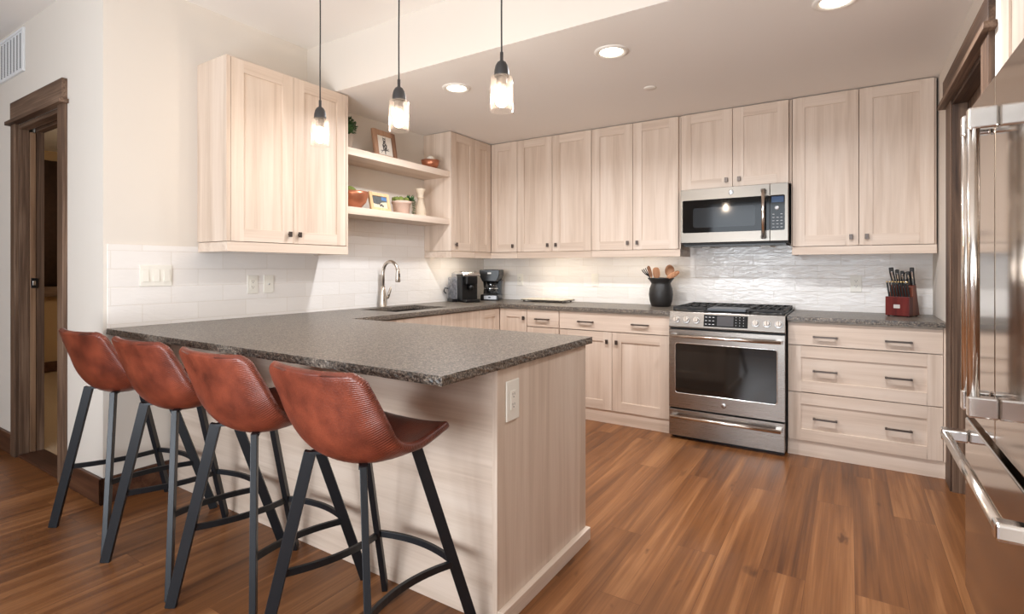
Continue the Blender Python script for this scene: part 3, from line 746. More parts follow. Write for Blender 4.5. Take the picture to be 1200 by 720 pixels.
# ---- worktops with chiselled edges
def slab(name, outline, holes, z0, z1, rough=.0035, step=.012, label='', smooth_edges=(), rough_edges=()):
    bm = bmesh.new()
    def loop(poly, rg):
        pts = []
        n = len(poly)
        for i in range(n):
            a, c_ = Vector(poly[i]), Vector(poly[(i + 1) % n]); L = (c_ - a).length
            k = max(1, int(L / step)) if rg and i not in smooth_edges else max(1, int(L / .2))
            nrm = Vector((c_.y - a.y, a.x - c_.x)).normalized()
            for j in range(k): pts.append((a.lerp(c_, j / k), (nrm * (1 if i in rough_edges else .35)) if rg and i not in smooth_edges else Vector((0, 0)), j == 0))
        return pts
    tops, bots = [], []
    for li, poly in enumerate([outline] + holes):
        pts = loop(poly, li == 0)
        rows = []
        for r in range(5):
            t = r / 4; z = z1 + (z0 - z1) * t; row = []
            for q, nrm, corner in pts:
                amp = 0 if nrm.length == 0 else rough * (noise.noise(Vector((q.x * 55, q.y * 55, z * 90))) + .6 * noise.noise(Vector((q.x * 140, q.y * 140, z * 140))))
                inset = .0015 if r in (0, 4) and nrm.length else 0
                p = q + nrm * (amp - inset)
                row.append(bm.verts.new((p.x, p.y, z)))
            rows.append(row)
        n = len(pts)
        for r in range(4):
            for j in range(n): bm.faces.new([rows[r][j], rows[r][(j + 1) % n], rows[r + 1][(j + 1) % n], rows[r + 1][j]])
        for row, dst in ((rows[0], tops), (rows[-1], bots)):
            for j in range(n): dst.append(bm.edges.get([row[j], row[(j + 1) % n]]))
    bmesh.ops.triangle_fill(bm, use_beauty=True, edges=tops)
    bmesh.ops.triangle_fill(bm, use_beauty=True, edges=bots)
    b = B(); b.bm.free(); b.bm = bm
    o = b.build(name, 'granite')
    return tag(o, label, 'worktop')
SINK = [(.125, -1.80), (.125, -1.20), (.515, -1.20), (.515, -1.80)]
slab('countertop', [(.011, -3.39), (2.284, -3.39), (2.284, -2.325), (.654, -2.325), (.654, -.654), (2.166, -.654), (2.166, -.011), (.011, -.011)], [SINK], .884, CT,
     label='long dark brown granite worktop wrapping the peninsula, sink and left of the range', smooth_edges=(5, 6, 7), rough_edges=(0, 1))
slab('countertop', [(2.934, -.654), (3.7555, -.654), (3.7555, -.011), (2.934, -.011)], [], .884, CT, label='short dark granite worktop right of the range under the knife block', smooth_edges=(1, 2, 3))

# sink basin
s = thing('sink', 'dark undermount sink basin below the faucet', 'sink', (.32, -1.5, .70))
b = B(); x0, x1, y0, y1 = .118, .522, -1.807, -1.193
b.box(x0 - .01, x0 + .001, y0, y1, .68, .8835).box(x1 - .001, x1 + .01, y0, y1, .68, .8835).box(x0, x1, y0 - .01, y0 + .001, .68, .8835).box(x0, x1, y1 - .001, y1 + .01, .68, .8835).box(x0, x1, y0, y1, .672, .684)
b.build('basin', 'sinkm', s)
B().lathe([(.03, 0), (.045, .004), (.045, .006), (.0, .006)], (.32, -1.5, .684)).build('drain', 'silver', s)

# faucet
f = thing('faucet', 'brushed nickel gooseneck pull-down faucet behind the sink', 'faucet', (.067, -1.50, CT))
B().lathe([(.031, 0), (.031, .006), (.029, .012), (.027, .05), (.0245, .10), (.019, .14), (.0155, .17)], (.067, -1.5, CT)).build('body', 'nickel', f)
pts = [(.067, -1.5, CT + .16), (.067, -1.5, 1.19)]
R = .083
for i in range(1, 15):
    a = PI - i * (PI * .94) / 14; pts.append((.067 + R + R * math.cos(a), -1.5, 1.19 + R * math.sin(a) * 1.14))
B().tube(pts, .0135, 14).build('spout', 'nickel', f)
e = pts[-1]
B().lathe([(.0145, .02), (.0155, 0), (.019, -.045), (.0205, -.082), (.018, -.088), (.0, -.088)], (e[0] + .002, -1.5, e[2])).build('spray_head', 'nickel', f)
B().box(e[0] + .012, e[0] + .022, -1.506, -1.494, e[2] - .05, e[2] - .018).build('spray_button', 'black', f, bevel=.002)
B().tube([(.067, -1.5, CT + .075), (.067, -1.445, CT + .078)], .014, 14).build('handle_hub', 'nickel', f)
B().tube([(.067, -1.443, CT + .078), (.072, -1.438, CT + .105), (.078, -1.428, CT + .145), (.080, -1.425, CT + .162)], [.010, .011, .010, .006], 10).build('lever', 'nickel', f)

# ------------------------------------------------------------------ shelves and what stands on them
SH1, SH2 = 2.086, 1.668
tag(B(MS_).box(-2.066, -.942, .011, .311, SH1 - .052, SH1).build('floating_shelf', 'oakY', bevel=.001), 'upper light oak floating shelf holding the owl picture', 'shelf', 'open shelves left of the corner')
tag(B(MS_).box(-2.066, -.942, .011, .311, SH2 - .052, SH2).build('floating_shelf', 'oakY', bevel=.001), 'lower light oak floating shelf holding the potted succulents', 'shelf', 'open shelves left of the corner')

def leafball(b, c, r, n, ln, seed):
    rnd = random.Random(seed)
    for i in range(n):
        z = rnd.uniform(-.75, 1); a = rnd.uniform(0, 2 * PI); h = math.sqrt(max(0, 1 - z * z))
        dv = Vector((h * math.cos(a), h * math.sin(a), z)); p = Vector(c) + dv * r * rnd.uniform(.8, 1.0)
        leaf(b, p, (dv + Vector((rnd.uniform(-.6, .6), rnd.uniform(-.6, .6), rnd.uniform(-.2, .7)))).normalized(), ln * rnd.uniform(.7, 1.2), ln * .45)
def leaf(b, p, dv, ln, w):
    x = dv.cross(Vector((.3, .2, 1))).normalized(); n = dv.cross(x).normalized()
    m_ = p + dv * ln * .5
    v = [b.bm.verts.new(q) for q in (p, m_ + x * w / 2 + n * ln * .08, p + dv * ln, m_ - x * w / 2 + n * ln * .08, m_ - n * ln * .08)]
    for q in ((0, 1, 4), (1, 2, 4), (2, 3, 4), (3, 0, 4)): b.face([v[i] for i in q], True)
    b.face([v[0], v[3], v[2], v[1]], True)

t = thing('topiary', 'small round boxwood topiary in a grey pot at the left end of the upper shelf', 'potted plant', (.17, -1.955, SH1))
B().lathe([(.032, 0), (.034, .01), (.042, .10), (.047, .105), (.047, .118), (.04, .118), (.038, .10), (.0, .10)], (.17, -1.955, SH1)).build('pot', 'stonepot', t)
b = B(); b.ball((.17, -1.955, SH1 + .185), .055, sub=2); leafball(b, (.17, -1.955, SH1 + .185), .062, 330, .022, 3)
b.build('foliage', 'leaf', t)

def picture(name, label, loc, w, h, fw, thick, tilt, yaw, fmat, inner):
    p = thing(name, label, 'picture frame', loc)
    b = B(); b.box(-w / 2, -w / 2 + fw, 0, thick, 0, h).box(w / 2 - fw, w / 2, 0, thick, 0, h).box(-w / 2 + fw, w / 2 - fw, 0, thick, 0, fw).box(-w / 2 + fw, w / 2 - fw, 0, thick, h - fw, h)
    ORG[p.name] = (0, 0, 0); b.build('frame', fmat, p, bevel=.002)
    B().box(-w / 2 + fw * .6, w / 2 - fw * .6, thick * .5, thick * .8, fw * .6, h - fw * .6).build('backing', 'paper', p)
    inner(p, w, h, fw, thick)
    p.rotation_euler = (-tilt, 0, yaw); return p

def owl(p, w, h, fw, th):
    # a plain pen sketch of an owl on a branch
    y = th * .5 - .0006; b = B(); cz = h * .52
    def el(cx, cz_, rx, rz, k=18): b.prism([(cx + rx * math.cos(2 * PI * i / k), cz_ + rz * math.sin(2 * PI * i / k)) for i in range(k)], y - .0006, y)
    el(0, cz, .019, .038); el(0, cz + .042, .0165, .016)
    for s in (-1, 1):
        b.prism([(s * .004, cz + .052), (s * .015, cz + .066), (s * .016, cz + .048)], y - .0006, y)
        b.prism([(s * .008, cz + .01), (s * .026, cz + .004), (s * .020, cz - .04), (s * .010, cz - .048)], y - .0008, y)
    b.prism([(-.05, cz - .046), (.046, cz - .036), (.046, cz - .041), (-.05, cz - .051)], y - .0006, y)
    b.prism([(.02, cz - .038), (.042, cz - .02), (.044, cz - .022), (.024, cz - .041)], y - .0006, y)
    b.prism([(-.03, cz - .048), (-.048, cz - .066), (-.044, cz - .067), (-.024, cz - .048)], y - .0006, y)
    b.prism([(-.006, cz - .036), (.006, cz - .036), (.003, cz - .075), (-.003, cz - .075)], y - .0006, y)
    b.build('drawing', 'ink', p)
    b = B()
    for s in (-1, 1):
        el(s * .007, cz + .044, .0045, .005)
    for q in range(4): el((-1) ** q * .005, cz + .018 - q * .014, .005, .004)
    b2 = B()
    for s in (-1, 1): b2.prism([(s * .007 + .0045 * math.cos(i * PI / 6), cz + .044 + .005 * math.sin(i * PI / 6)) for i in range(12)], y - .0012, y - .0005)
    for q in range(4): b2.prism([((-1) ** q * .006 + .005 * math.cos(i * PI / 6), cz + .018 - q * .014 + .004 * math.sin(i * PI / 6)) for i in range(12)], y - .0012, y - .0005)
    b2.build('drawing_lights', 'paper', p)
def photo(p, w, h, fw, th):
    y = th * .5 - .0006; i = fw - .002
    B().box(-w / 2 + i, w / 2 - i, y - .0004, y, i, h - i).build('photo_ground', 'photo_sand', p)
    B().prism([(-w / 2 + i, h * .42), (-w * .1, h * .36), (w * .12, h * .5), (w / 2 - i, h * .55), (w / 2 - i, h - i), (-w / 2 + i, h - i)], y - .0010, y - .0004).build('photo_hill', 'photo_dark', p)
    B().prism([(w * .1, h * .62), (w / 2 - i, h * .60), (w / 2 - i, h - i), (w * .13, h - i)], y - .0016, y - .0010).build('photo_sky', 'photo_sky', p)
    b = B()
    for q, (cx, cz) in enumerate(((-.005, h * .42), (.018, h * .36), (.03, h * .30), (.005, h * .32))):
        b.prism([(cx + .009 * math.cos(k * PI / 5 + q), cz + .008 * math.sin(k * PI / 5 + q)) for k in range(10)], y - .0018, y - .0004)
    b.build('photo_figures', 'ink', p)
picture('picture_frame', 'rustic wooden frame with an owl sketch leaning on the upper shelf', (.185, -1.565, SH1 + .004), .25, .24, .040, .022, .16, PI / 2 + .05, 'rustic', owl)
picture('picture_frame', 'small pale wood photo frame on the lower shelf beside the copper bowl', (.255, -1.690, SH2 + .003), .215, .145, .026, .02, .22, PI / 2 + .06, 'palewood', photo)

def bowl(name, label, loc, prof):
    return tag(B().lathe(prof, loc, 36).build(name, 'copper', org=loc), label, 'bowl')
bowl('copper_bowl', 'small shallow copper bowl at the right end of the upper shelf', (.215, -1.09, SH1), [(.0, .001), (.038, 0), (.050, .008), (.070, .035), (.080, .080), (.077, .080), (.066, .036), (.045, .014), (0, .010)])
tag(B().ball((.215, -1.085, SH1 + .086), .036).build('decor_ball', 'ball'), 'cream round ball resting in the shallow copper bowl', 'ball')
bowl('copper_bowl', 'deep hammered copper bowl at the left end of the lower shelf', (.20, -1.925, SH2), [(.0, .001), (.04, 0), (.062, .012), (.095, .05), (.110, .10), (.112, .125), (.108, .125), (.105, .10), (.09, .054), (.058, .018), (0, .012)])
b = B(); b.ball((.20, -1.955, SH2 + .112), .052, sub=4, rough=.12, seed=2)
tag(b.build('moss_ball', 'moss'), 'mossy green ball in the deep copper bowl', 'moss ball')

t = thing('potted_succulent', 'whitewashed terracotta pot of moss with a trailing succulent on the lower shelf', 'potted plant', (.20, -1.425, SH2))
pc = (.20, -1.425, SH2)
B().lathe([(.056, 0), (.060, .006), (.074, .085), (.080, .088), (.081, .108), (.072, .108), (.068, .09), (0, .09)], pc).build('pot', 'pinkpot', t)
b = B()
for i in range(9):
    a = i * .7; b.ball((pc[0] + .045 * math.cos(a) * (i > 0), pc[1] - .01 + .048 * math.sin(a) * (i > 0), pc[2] + .118), .026, sub=2, rough=.3, seed=i)
b.build('moss', 'moss', t)
b = B(); rnd = random.Random(5)
for k in range(46):
    a = rnd.uniform(0, 2 * PI); e = rnd.uniform(.1, 1.2)
    leaf(b, Vector((pc[0] + .03, pc[1] + .065, pc[2] + .118)) + Vector((rnd.uniform(-.012, .012), rnd.uniform(-.012, .012), 0)), Vector((math.cos(a) * math.cos(e), math.sin(a) * math.cos(e), math.sin(e))), rnd.uniform(.035, .065), .011)
for k in range(70):
    z = rnd.uniform(-.10, .01); a = rnd.uniform(0, 2 * PI)
    leaf(b, Vector((pc[0] + .05, pc[1] + .092, pc[2] + .115 + z)), Vector((math.cos(a), math.sin(a), -.2)).normalized(), .019, .009)
b.build('foliage', 'leaf', t)
tag(B().lathe([(.052, 0), (.052, .012), (.046, .02), (.046, .03), (.050, .036), (.040, .09), (.026, .135), (.0235, .16), (.0285, .164), (.0285, .176), (.024, .18), (.030, .215), (.040, .235), (.041, .246), (.032, .246), (.028, .238), (.0, .236)], (.17, -1.165, SH2), 28).build('candlestick', 'creamwood'), 'turned cream wooden candlestick at the right end of the lower shelf', 'candlestick')

# ------------------------------------------------------------------ range
def badge(parent, mp, u, z, d, r):
    b = B(mp); b.lathe([(r, 0), (r, .003), (r * .86, .0042), (0, .0042)], (u, d, z), 24, 'd'); bd = b.build('badge', 'silver', parent)
    b = B(mp)
    b.tube([(u + r * .72 * math.cos(2 * PI * i / 22), d + .0042, z + r * .72 * math.sin(2 * PI * i / 22)) for i in range(22)], r * .06, 6, closed=True)
    # two looped script strokes inside the ring
    for s in (-1, 1):
        pts = []
        for i in range(15):
            a = i / 14 * 1.7 * PI + (.4 if s < 0 else 2.6)
            pts.append((u + s * r * .22 + r * .24 * math.cos(a), d + .0045, z + r * .42 * math.sin(a)))
        b.tube(pts, r * .055, 6)
    b.build('emblem', 'bronze', bd)

RX0, RX1, RF = 2.174, 2.928, .722
r = thing('range', 'stainless steel slide-in gas range with two long handles', 'range', ((RX0 + RX1) / 2, -.36, 0))
B(MB_).box(RX0, RX1, .012, RF - .045, .03, .912).build('body', 'blackmat', r, bevel=.002)
B(MB_).box(RX0 + .01, RX1 - .01, .06, RF - .06, .0, .03).build('plinth', 'black', r)
b = B(MB_); b.prism([(RF - .010, .802), (RF - .002, .812), (RF - .026, .916), (RF - .05, .922), (RF - .09, .922), (RF - .09, .802)], RX0, RX1, 'dz')
b.build('control_panel', 'steel', r, bevel=.002)
tl = math.atan2(.024, .104)
def on_panel(u, z, out=0):   # point on the sloping control face
    d = RF - .002 - (z - .812) / .104 * .024
    return (u, d + out * math.cos(tl), z + out * math.sin(tl))
def panel_box(u0, u1, z0, z1, out, name, mat, parent, bevel=0.0):
    b = B(MB_); pts = []
    for u in (u0, u1):
        for o_ in (0.0003, out):
            for z in (z0, z1): pts.append(on_panel(u, z, o_))
    b.hexa(pts); return b.build(name, mat, parent, bevel=bevel)
dsp = panel_box(2.416, 2.702, .822, .903, .004, 'display', 'glassblack', r, .001)
panel_box(2.505, 2.612, .830, .897, .0046, 'screen', simple('grey_screen', srgb(74, 72, 74), .12), dsp)
b = B(MB_)
for u0, nc in ((2.432, 3), (2.628, 3)):
    for i in range(nc):
        for j in range(4 if u0 > 2.5 else 3):
            z = .838 + j * (.018 if u0 > 2.5 else .024); u = u0 + i * .024; hw = .0022 if u0 > 2.5 else .0065
            pts = []
            for uu in (u - hw, u + hw):
                for o_ in (.0035, .0047):
                    for zz in (z - .0018, z + .0018): pts.append(on_panel(uu, zz, o_))
            b.hexa(pts)
b.build('touch_keys', simple('white_print', srgb(205, 205, 205), .5), dsp)
for i, u in enumerate((2.225, 2.295, 2.364, 2.750, 2.819, 2.889)):
    c0 = Vector(on_panel(u, .860, 0)); nv = Vector((0, math.cos(tl), math.sin(tl)))
    b = B(MB_); b.tube([c0 + nv * .0005, c0 + nv * .007], [.0255, .024], 24); bz = b.build('knob_bezel', 'silver', r)
    b = B(MB_); b.tube([c0 + nv * .007, c0 + nv * .030, c0 + nv * .033], [.0205, .0185, .016], 24)
    kb_ = b.build('knob', 'steelhandle', r)
    b = B(MB_); pts = []
    for uu in (u - .004, u + .004):
        for o_ in (.008, .040):
            for zz in (-.019, .019):
                q = c0 + nv * o_ + Vector((0, -math.sin(tl), math.cos(tl))) * zz; pts.append((uu, q.y, q.z))
    b.hexa(pts); b.build('grip', 'steelhandle', kb_, bevel=.002)
# cooktop, burners, grates, griddle
B(MB_).box(RX0 + .002, RX1 - .002, .03, RF - .06, .912, .922).build('cooktop', 'black', r, bevel=.003)
for i, u in enumerate((2.30, 2.30, 2.80, 2.80, 2.55)):
    d = (.20, .48, .20, .48, .34)[i]
    b = B(MB_); b.lathe([(.052, 0), (.052, .006), (.036, .010), (.034, .016), (.0, .017)], (u, d, .922), 20); b.build('burner', 'griddle', r)
B(MB_).box(2.425, 2.680, .44, RF - .075, .926, .946).build('griddle', 'griddle', r, bevel=.004)
for u0, u1 in ((RX0 + .012, 2.418), (2.424, 2.682), (2.688, RX1 - .012)):
    b = B(MB_); dd0, dd1 = .05, RF - .072
    mid = u0 > 2.42 and u1 < 2.69
    if mid: dd1 = .435
    for d in (dd0, (dd0 + dd1) / 2 - .006, dd1 - .014): b.box(u0, u1, d, d + .013, .934, .950)
    for u in (u0, u1 - .013): b.box(u, u + .013, dd0, dd1, .934, .950)
    for k in range(1, 4):
        u = u0 + (u1 - u0) * k / 4; b.box(u - .005, u + .005, dd0, dd1, .937, .950)
    for u in (u0, u1 - .014):
        for d in (dd0, dd1 - .014): b.box(u, u + .014, d, d + .014, .922, .936)
    b.build('grate', 'iron', r, bevel=.002)
B(MB_).box(RX0, RX1, .012, .045, .912, .936).build('rear_trim', 'steel', r, bevel=.002)
# oven door
dz0, dz1 = .228, .790
b = B(MB_); wu0, wu1, wz0, wz1 = 2.222, 2.880, .336, .692
b.box(RX0 + .002, wu0, RF - .04, RF, dz0, dz1).box(wu1, RX1 - .002, RF - .04, RF, dz0, dz1).box(wu0, wu1, RF - .04, RF, dz0, wz0).box(wu0, wu1, RF - .04, RF, wz1, dz1)
od = b.build('oven_door', 'steel', r, bevel=.0)
b = B(MB_); b.rrect(wu0 - .002, wu1 + .002, wz0 - .002, wz1 + .002, .018, RF - .03, RF - .002); b.build('oven_glass', 'ovenglass', od)
b = B(MB_)
# bright rounded rim around the glass
pts = []
for cx, cz, a in ((wu1 - .016, wz1 - .016, 0), (wu0 + .016, wz1 - .016, 90), (wu0 + .016, wz0 + .016, 180), (wu1 - .016, wz0 + .016, 270)):
    for i in range(7):
        t_ = math.radians(a + 15 * i); pts.append((cx + .018 * math.cos(t_), RF, cz + .018 * math.sin(t_)))
b.tube(pts, .0035, 8, closed=True); b.build('window_rim', 'bracket', od)
badge(od, MB_, 2.551, .281, RF, .017)
def long_handle(parent, z, out=.048):
    b = B(MB_); b.tube([(RX0 + .022, RF + out, z), (RX1 - .022, RF + out, z)], .0125, 16)
    b.build('handle', 'steelhandle', parent)
    for u in (RX0 + .018, RX1 - .055): B(MB_).box(u, u + .037, RF, RF + out + .004, z - .011, z + .011).build('handle_post', 'bracket', parent, bevel=.004)
long_handle(od, .748)
dw = B(MB_).box(RX0 + .002, RX1 - .002, RF - .04, RF, .026, .215).build('storage_drawer', 'steel', r, bevel=.002)
long_handle(dw, .172)

# ------------------------------------------------------------------ microwave
m = thing('microwave', 'stainless over-the-range microwave under the short cabinet', 'microwave', (2.545, -.2, 1.40))
MF = .40
B(MB_).box(2.174, 2.918, .012, MF - .032, 1.412, 1.838).build('body', 'blackmat', m, bevel=.002)
b = B(MB_); b.box(2.190, 2.900, .06, MF - .05, 1.400, 1.412); b.build('underside_vent', 'black', m)
b = B(MB_)
for u in (2.27, 2.70): b.prism([(u, .10), (u + .10, .10), (u + .08, .2), (u + .02, .2)], 1.392, 1.400, 'ud')
b.build('lamp_lens', 'white', m)
gu0, gu1, gz0, gz1, us = 2.188, 2.897, 1.502, 1.752, 2.801
b = B(MB_); b.box(2.174, us - .001, MF - .032, MF, 1.426, 1.836); md = b.build('door', 'steelmw', m, bevel=.002)
b = B(MB_); b.box(us + .001, 2.918, MF - .032, MF, 1.426, 1.836); mc = b.build('control_panel', 'steelmw', m, bevel=.002)
b = B(MB_); b.rrect(gu0, us - .002, gz0, gz1, .010, MF - .001, MF + .0015); dg = b.build('door_glass', 'glassblack', md)
b = B(MB_); b.rrect(2.268, 2.705, 1.541, 1.690, .016, MF + .0015, MF + .0022); b.build('window', 'mwwindow', dg)
b = B(MB_); b.rrect(us + .002, gu1, gz0, gz1, .010, MF - .001, MF + .0015); cg = b.build('keypad_glass', 'glassblack', mc)
b = B(MB_); b.box(2.812, 2.890, MF + .0015, MF + .002, 1.700, 1.742); b.build('screen', simple('blue_grey_screen', srgb(40, 64, 98), .1), cg)
b = B(MB_); b.lathe([(.015, 0), (.015, .006), (.012, .008), (0, .008)], (2.847, MF + .0015, 1.660), 20, 'd'); b.build('dial', 'greyplastic', cg)
b = B(MB_)
for j in range(5):
    for i in range(3):
        if j == 4 and i == 1: continue
        b.box(2.817 + i * .026, 2.831 + i * .026, MF + .0015, MF + .0021, 1.521 + j * .023, 1.526 + j * .023)
b.build('keypad', simple('grey_print', srgb(170, 170, 172), .5), cg)
badge(md, MB_, 2.541, 1.794, MF, .018)
B(MB_).tube([(2.762, MF + .042, 1.448), (2.762, MF + .042, 1.792)], .0115, 16).build('handle', 'steelhandle', md)
for z in (1.442, 1.774): B(MB_).box(2.748, 2.776, MF, MF + .05, z, z + .024).build('handle_post', 'bronze', md, bevel=.004)

# ------------------------------------------------------------------ refrigerator
FX = 3.627
FMP = lambda u, d, z: (FX - d, u, z)
f = thing('refrigerator', 'stainless french door refrigerator with bottom freezer at the right edge', 'refrigerator', (4.0, -2.6, 0))
FY0, FY1, FYM = -3.055, -2.137, -2.594
B(FMP).box(FY0 + .005, FY1 - .005, -.78, -.085, .02, 1.775).build('body', simple('grey_fridge_side', srgb(96, 94, 92), .45, metal=.3), f, bevel=.004)
b = B(FMP)
for y in (FY0 + .06, FY1 - .12): b.box(y, y + .06, -.7, -.12, 0, .02)
b.build('foot', 'black', f)
B(FMP).box(FY0 + .02, FY1 - .02, -.12, -.03, .02, .10).build('kick_grille', 'blackmat', f)
def fridge_handle(parent, y):
    b = B(FMP); b.tube([(y, .052, .835), (y, .052, 1.655)], .0145, 18); b.build('handle', 'steelhandle', parent)
    for z in (.812, 1.617): B(FMP).box(y - .017, y + .017, 0, .066, z, z + .06).build('handle_post', 'bracket', parent, bevel=.006, seg=3)
for y0, y1, hy in ((FYM + .002, FY1, FYM + .052), (FY0, FYM - .002, FYM - .038)):
    d = B(FMP).box(y0, y1, -.075, 0, .735, 1.772).build('door', 'steelZ', f, bevel=.006, seg=3); fridge_handle(d, hy)
fd = B(FMP).box(FY0, FY1, -.075, 0, .105, .705).build('freezer_drawer', 'steelZ', f, bevel=.006, seg=3)
B(FMP).tube([(FY1 - .045, .060, .648), (FY0 + .045, .060, .648)], .0145, 18).build('handle', 'steelhandle', fd)
for y in (FY1 - .075, FY0 + .03): B(FMP).box(y, y + .045, 0, .074, .628, .668).build('handle_post', 'bracket', fd, bevel=.007, seg=3)

# ------------------------------------------------------------------ things on the worktop
# utensil crock
cx, cy = 1.958, -.20
prof = [(.070, 0), (.078, .004), (.092, .05), (.098, .10), (.092, .15), (.080, .182), (.077, .192), (.090, .212), (.107, .232), (.108, .238), (.102, .238), (.085, .216), (.072, .195), (.073, .18), (.085, .14), (.088, .10), (.080, .05), (.066, .012), (0, .010)]
tag(B().lathe(prof, (cx, cy, CT), 40).build('utensil_crock', 'crock', org=(cx, cy, CT)), 'black stoneware crock of wooden utensils left of the range', 'crock')
def utensil(name, label, foot, tip, head, mat='spoon'):
    o = thing(name, label, 'utensil', foot, 'wooden utensils in the black crock')
    p0, p1 = Vector(foot), Vector(tip); t_ = (p1 - p0)
    B().tube([p0, p0 + t_ * .5, p1], [.006, .0055, .005], 10).build('stem', mat, o)
    head(o, p1, t_.normalized())
    return o
def paddle(w, h, th=.008, slots=0):
    def f_(o, p, t_):
        view = Vector((.4, -1, 0)).normalized(); x = t_.cross(view).normalized(); n = x.cross(t_)
        b = B(); k = 20
        ring = []
        for i in range(k):
            a = 2 * PI * i / k; ca, sa = math.cos(a), math.sin(a)
            q = (abs(ca) ** .7 * (1 if ca > 0 else -1) * w / 2, (abs(sa) ** .8 * (1 if sa > 0 else -1) + 1) * h / 2 - .01)
            ring.append(p + x * q[0] + t_ * q[1])
        v0 = [b.bm.verts.new(q - n * th / 2) for q in ring]; v1 = [b.bm.verts.new(q + n * th / 2) for q in ring]
        b.face(v0); b.face(v1[::-1])
        for i in range(k): b.face([v0[i], v0[(i + 1) % k], v1[(i + 1) % k], v1[i]])
        b.build('blade', 'spoon', o, bevel=.002)
    return f_
def spoonhead(w, h, face=(.4, -1, 0)):
    def f_(o, p, t_):
        x = t_.cross(Vector(face)).normalized(); n = x.cross(t_)
        b = B(); k, rr = 18, 5; rings = []
        for r_ in range(rr + 1):
            q = r_ / rr; ring = []
            for i in range(k):
                a = 2 * PI * i / k
                ring.append(p + x * math.cos(a) * w / 2 * q + t_ * (math.sin(a) * h / 2 * q + h / 2 - .006) + n * (q * q - 1) * .016)
            rings.append(ring)
        for off, flip in ((0, 1), (-.005, -1)):
            vs = [[b.bm.verts.new(c_ + n * off) for c_ in ring] for ring in rings]
            for r_ in range(rr):
                for i in range(k): b.face([vs[r_][i], vs[r_][(i + 1) % k], vs[r_ + 1][(i + 1) % k], vs[r_ + 1][i]][::flip], True)
            if off == 0: last = vs[-1]
            else:
                for i in range(k): b.face([last[i], last[(i + 1) % k], vs[-1][(i + 1) % k], vs[-1][i]])
        b.build('bowl', 'spoon', o)
    return f_
def forkhead(o, p, t_):
    view = Vector((.4, -1, 0)).normalized(); x = t_.cross(view).normalized()
    b = B()
    for i in range(5):
        s_ = (i - 2) * .011; b.tube([p + t_ * -.01, p + x * s_ * .9 + t_ * .02, p + x * s_ * 1.3 + t_ * .045, p + x * s_ * 1.4 + t_ * .066 + view * .01], .0042, 8)
    b.build('tines', 'blackmat', o)
fz = CT + .016
utensil('serving_fork', 'dark pronged pasta server leaning left out of the black crock', (cx + .016, cy - .004, fz), (cx - .096, cy - .024, 1.172), forkhead, 'blackmat')
utensil('wooden_spatula', 'narrow wooden spatula standing upright beside the pasta server', (cx - .010, cy - .015, fz), (cx - .068, cy - .045, 1.165), paddle(.030, .100))
utensil('wooden_spatula', 'broad rounded wooden spatula at the left of the black crock', (cx - .012, cy + .01, fz), (cx - .036, cy + .004, 1.158), paddle(.060, .092))
utensil('wooden_spoon', 'tall wooden spoon at the back right of the black crock', (cx + .020, cy + .03, fz), (cx + .050, cy + .045, 1.170), spoonhead(.070, .098))
utensil('wooden_spoon', 'broad wooden spoon at the right of the black crock', (cx + .022, cy + .010, fz), (cx + .066, cy + .006, 1.170), spoonhead(.070, .092))
utensil('wooden_ladle', 'low tilted wooden ladle leaning furthest right out of the black crock', (cx + .008, cy - .012, fz), (cx + .066, cy - .042, 1.162), lambda o, p, t_: spoonhead(.085, .120, (.1, -.75, 1))(o, p, Vector((.85, -.25, .30)).normalized()))

# knife block, turned so that its right side shows
KB, KA = Vector((3.575, -.235, CT)), math.radians(-24)
def kw(u, d, z):           # block frame: u along the front, d toward the front, z up from the worktop
    return (KB.x + u * math.cos(KA) + d * math.sin(KA), KB.y + u * math.sin(KA) - d * math.cos(KA), CT + z)
k = thing('knife_block', 'cherry red wooden knife block at the right end of the worktop', 'knife block', tuple(KB))
b = B(kw); b.hexa([(u, d, z) for u in (-.068, .068) for d in (.022, .078) for z in (.006, .130)]); blk = b.build('front_tier', 'redwood', k, bevel=.002)
B(kw).rrect(-.020, .016, .055, .079, .002, .078, .080).build('nameplate', simple('satin_label_plate', srgb(214, 208, 204), .35, metal=.6), blk)
b = B(kw); b.prism([(.018, .006), (-.090, .006), (-.030, .215), (.020, .190), (.020, .13)], -.066, .066, 'dz'); b.build('rear_tier', 'brownwood', k, bevel=.002)
b = B(kw)
for u in (-.055, .055):
    for d in (-.07, .06): b.lathe([(.007, 0), (.007, .006)], (u, d, 0), 10)
b.build('foot', 'rubber', k)
for i in range(8):
    u = -.056 + i * .0160
    o = thing('steak_knife', 'black handled steak knife in the front row of the red knife block', 'knife', kw(u, .05, .131), 'steak knives in the knife block front')
    B(kw).bar([(u, .048, .1305), (u - .003, .052, .160), (u - .009, .058, .222)], .010, .014, (1, 0, 0)).build('handle', 'black', o, bevel=.003)
    B(kw).tube([(u - .009, .058, .222), (u - .0095, .0585, .231)], [.0066, .0058], 10).build('brass_cap', 'brass', o)
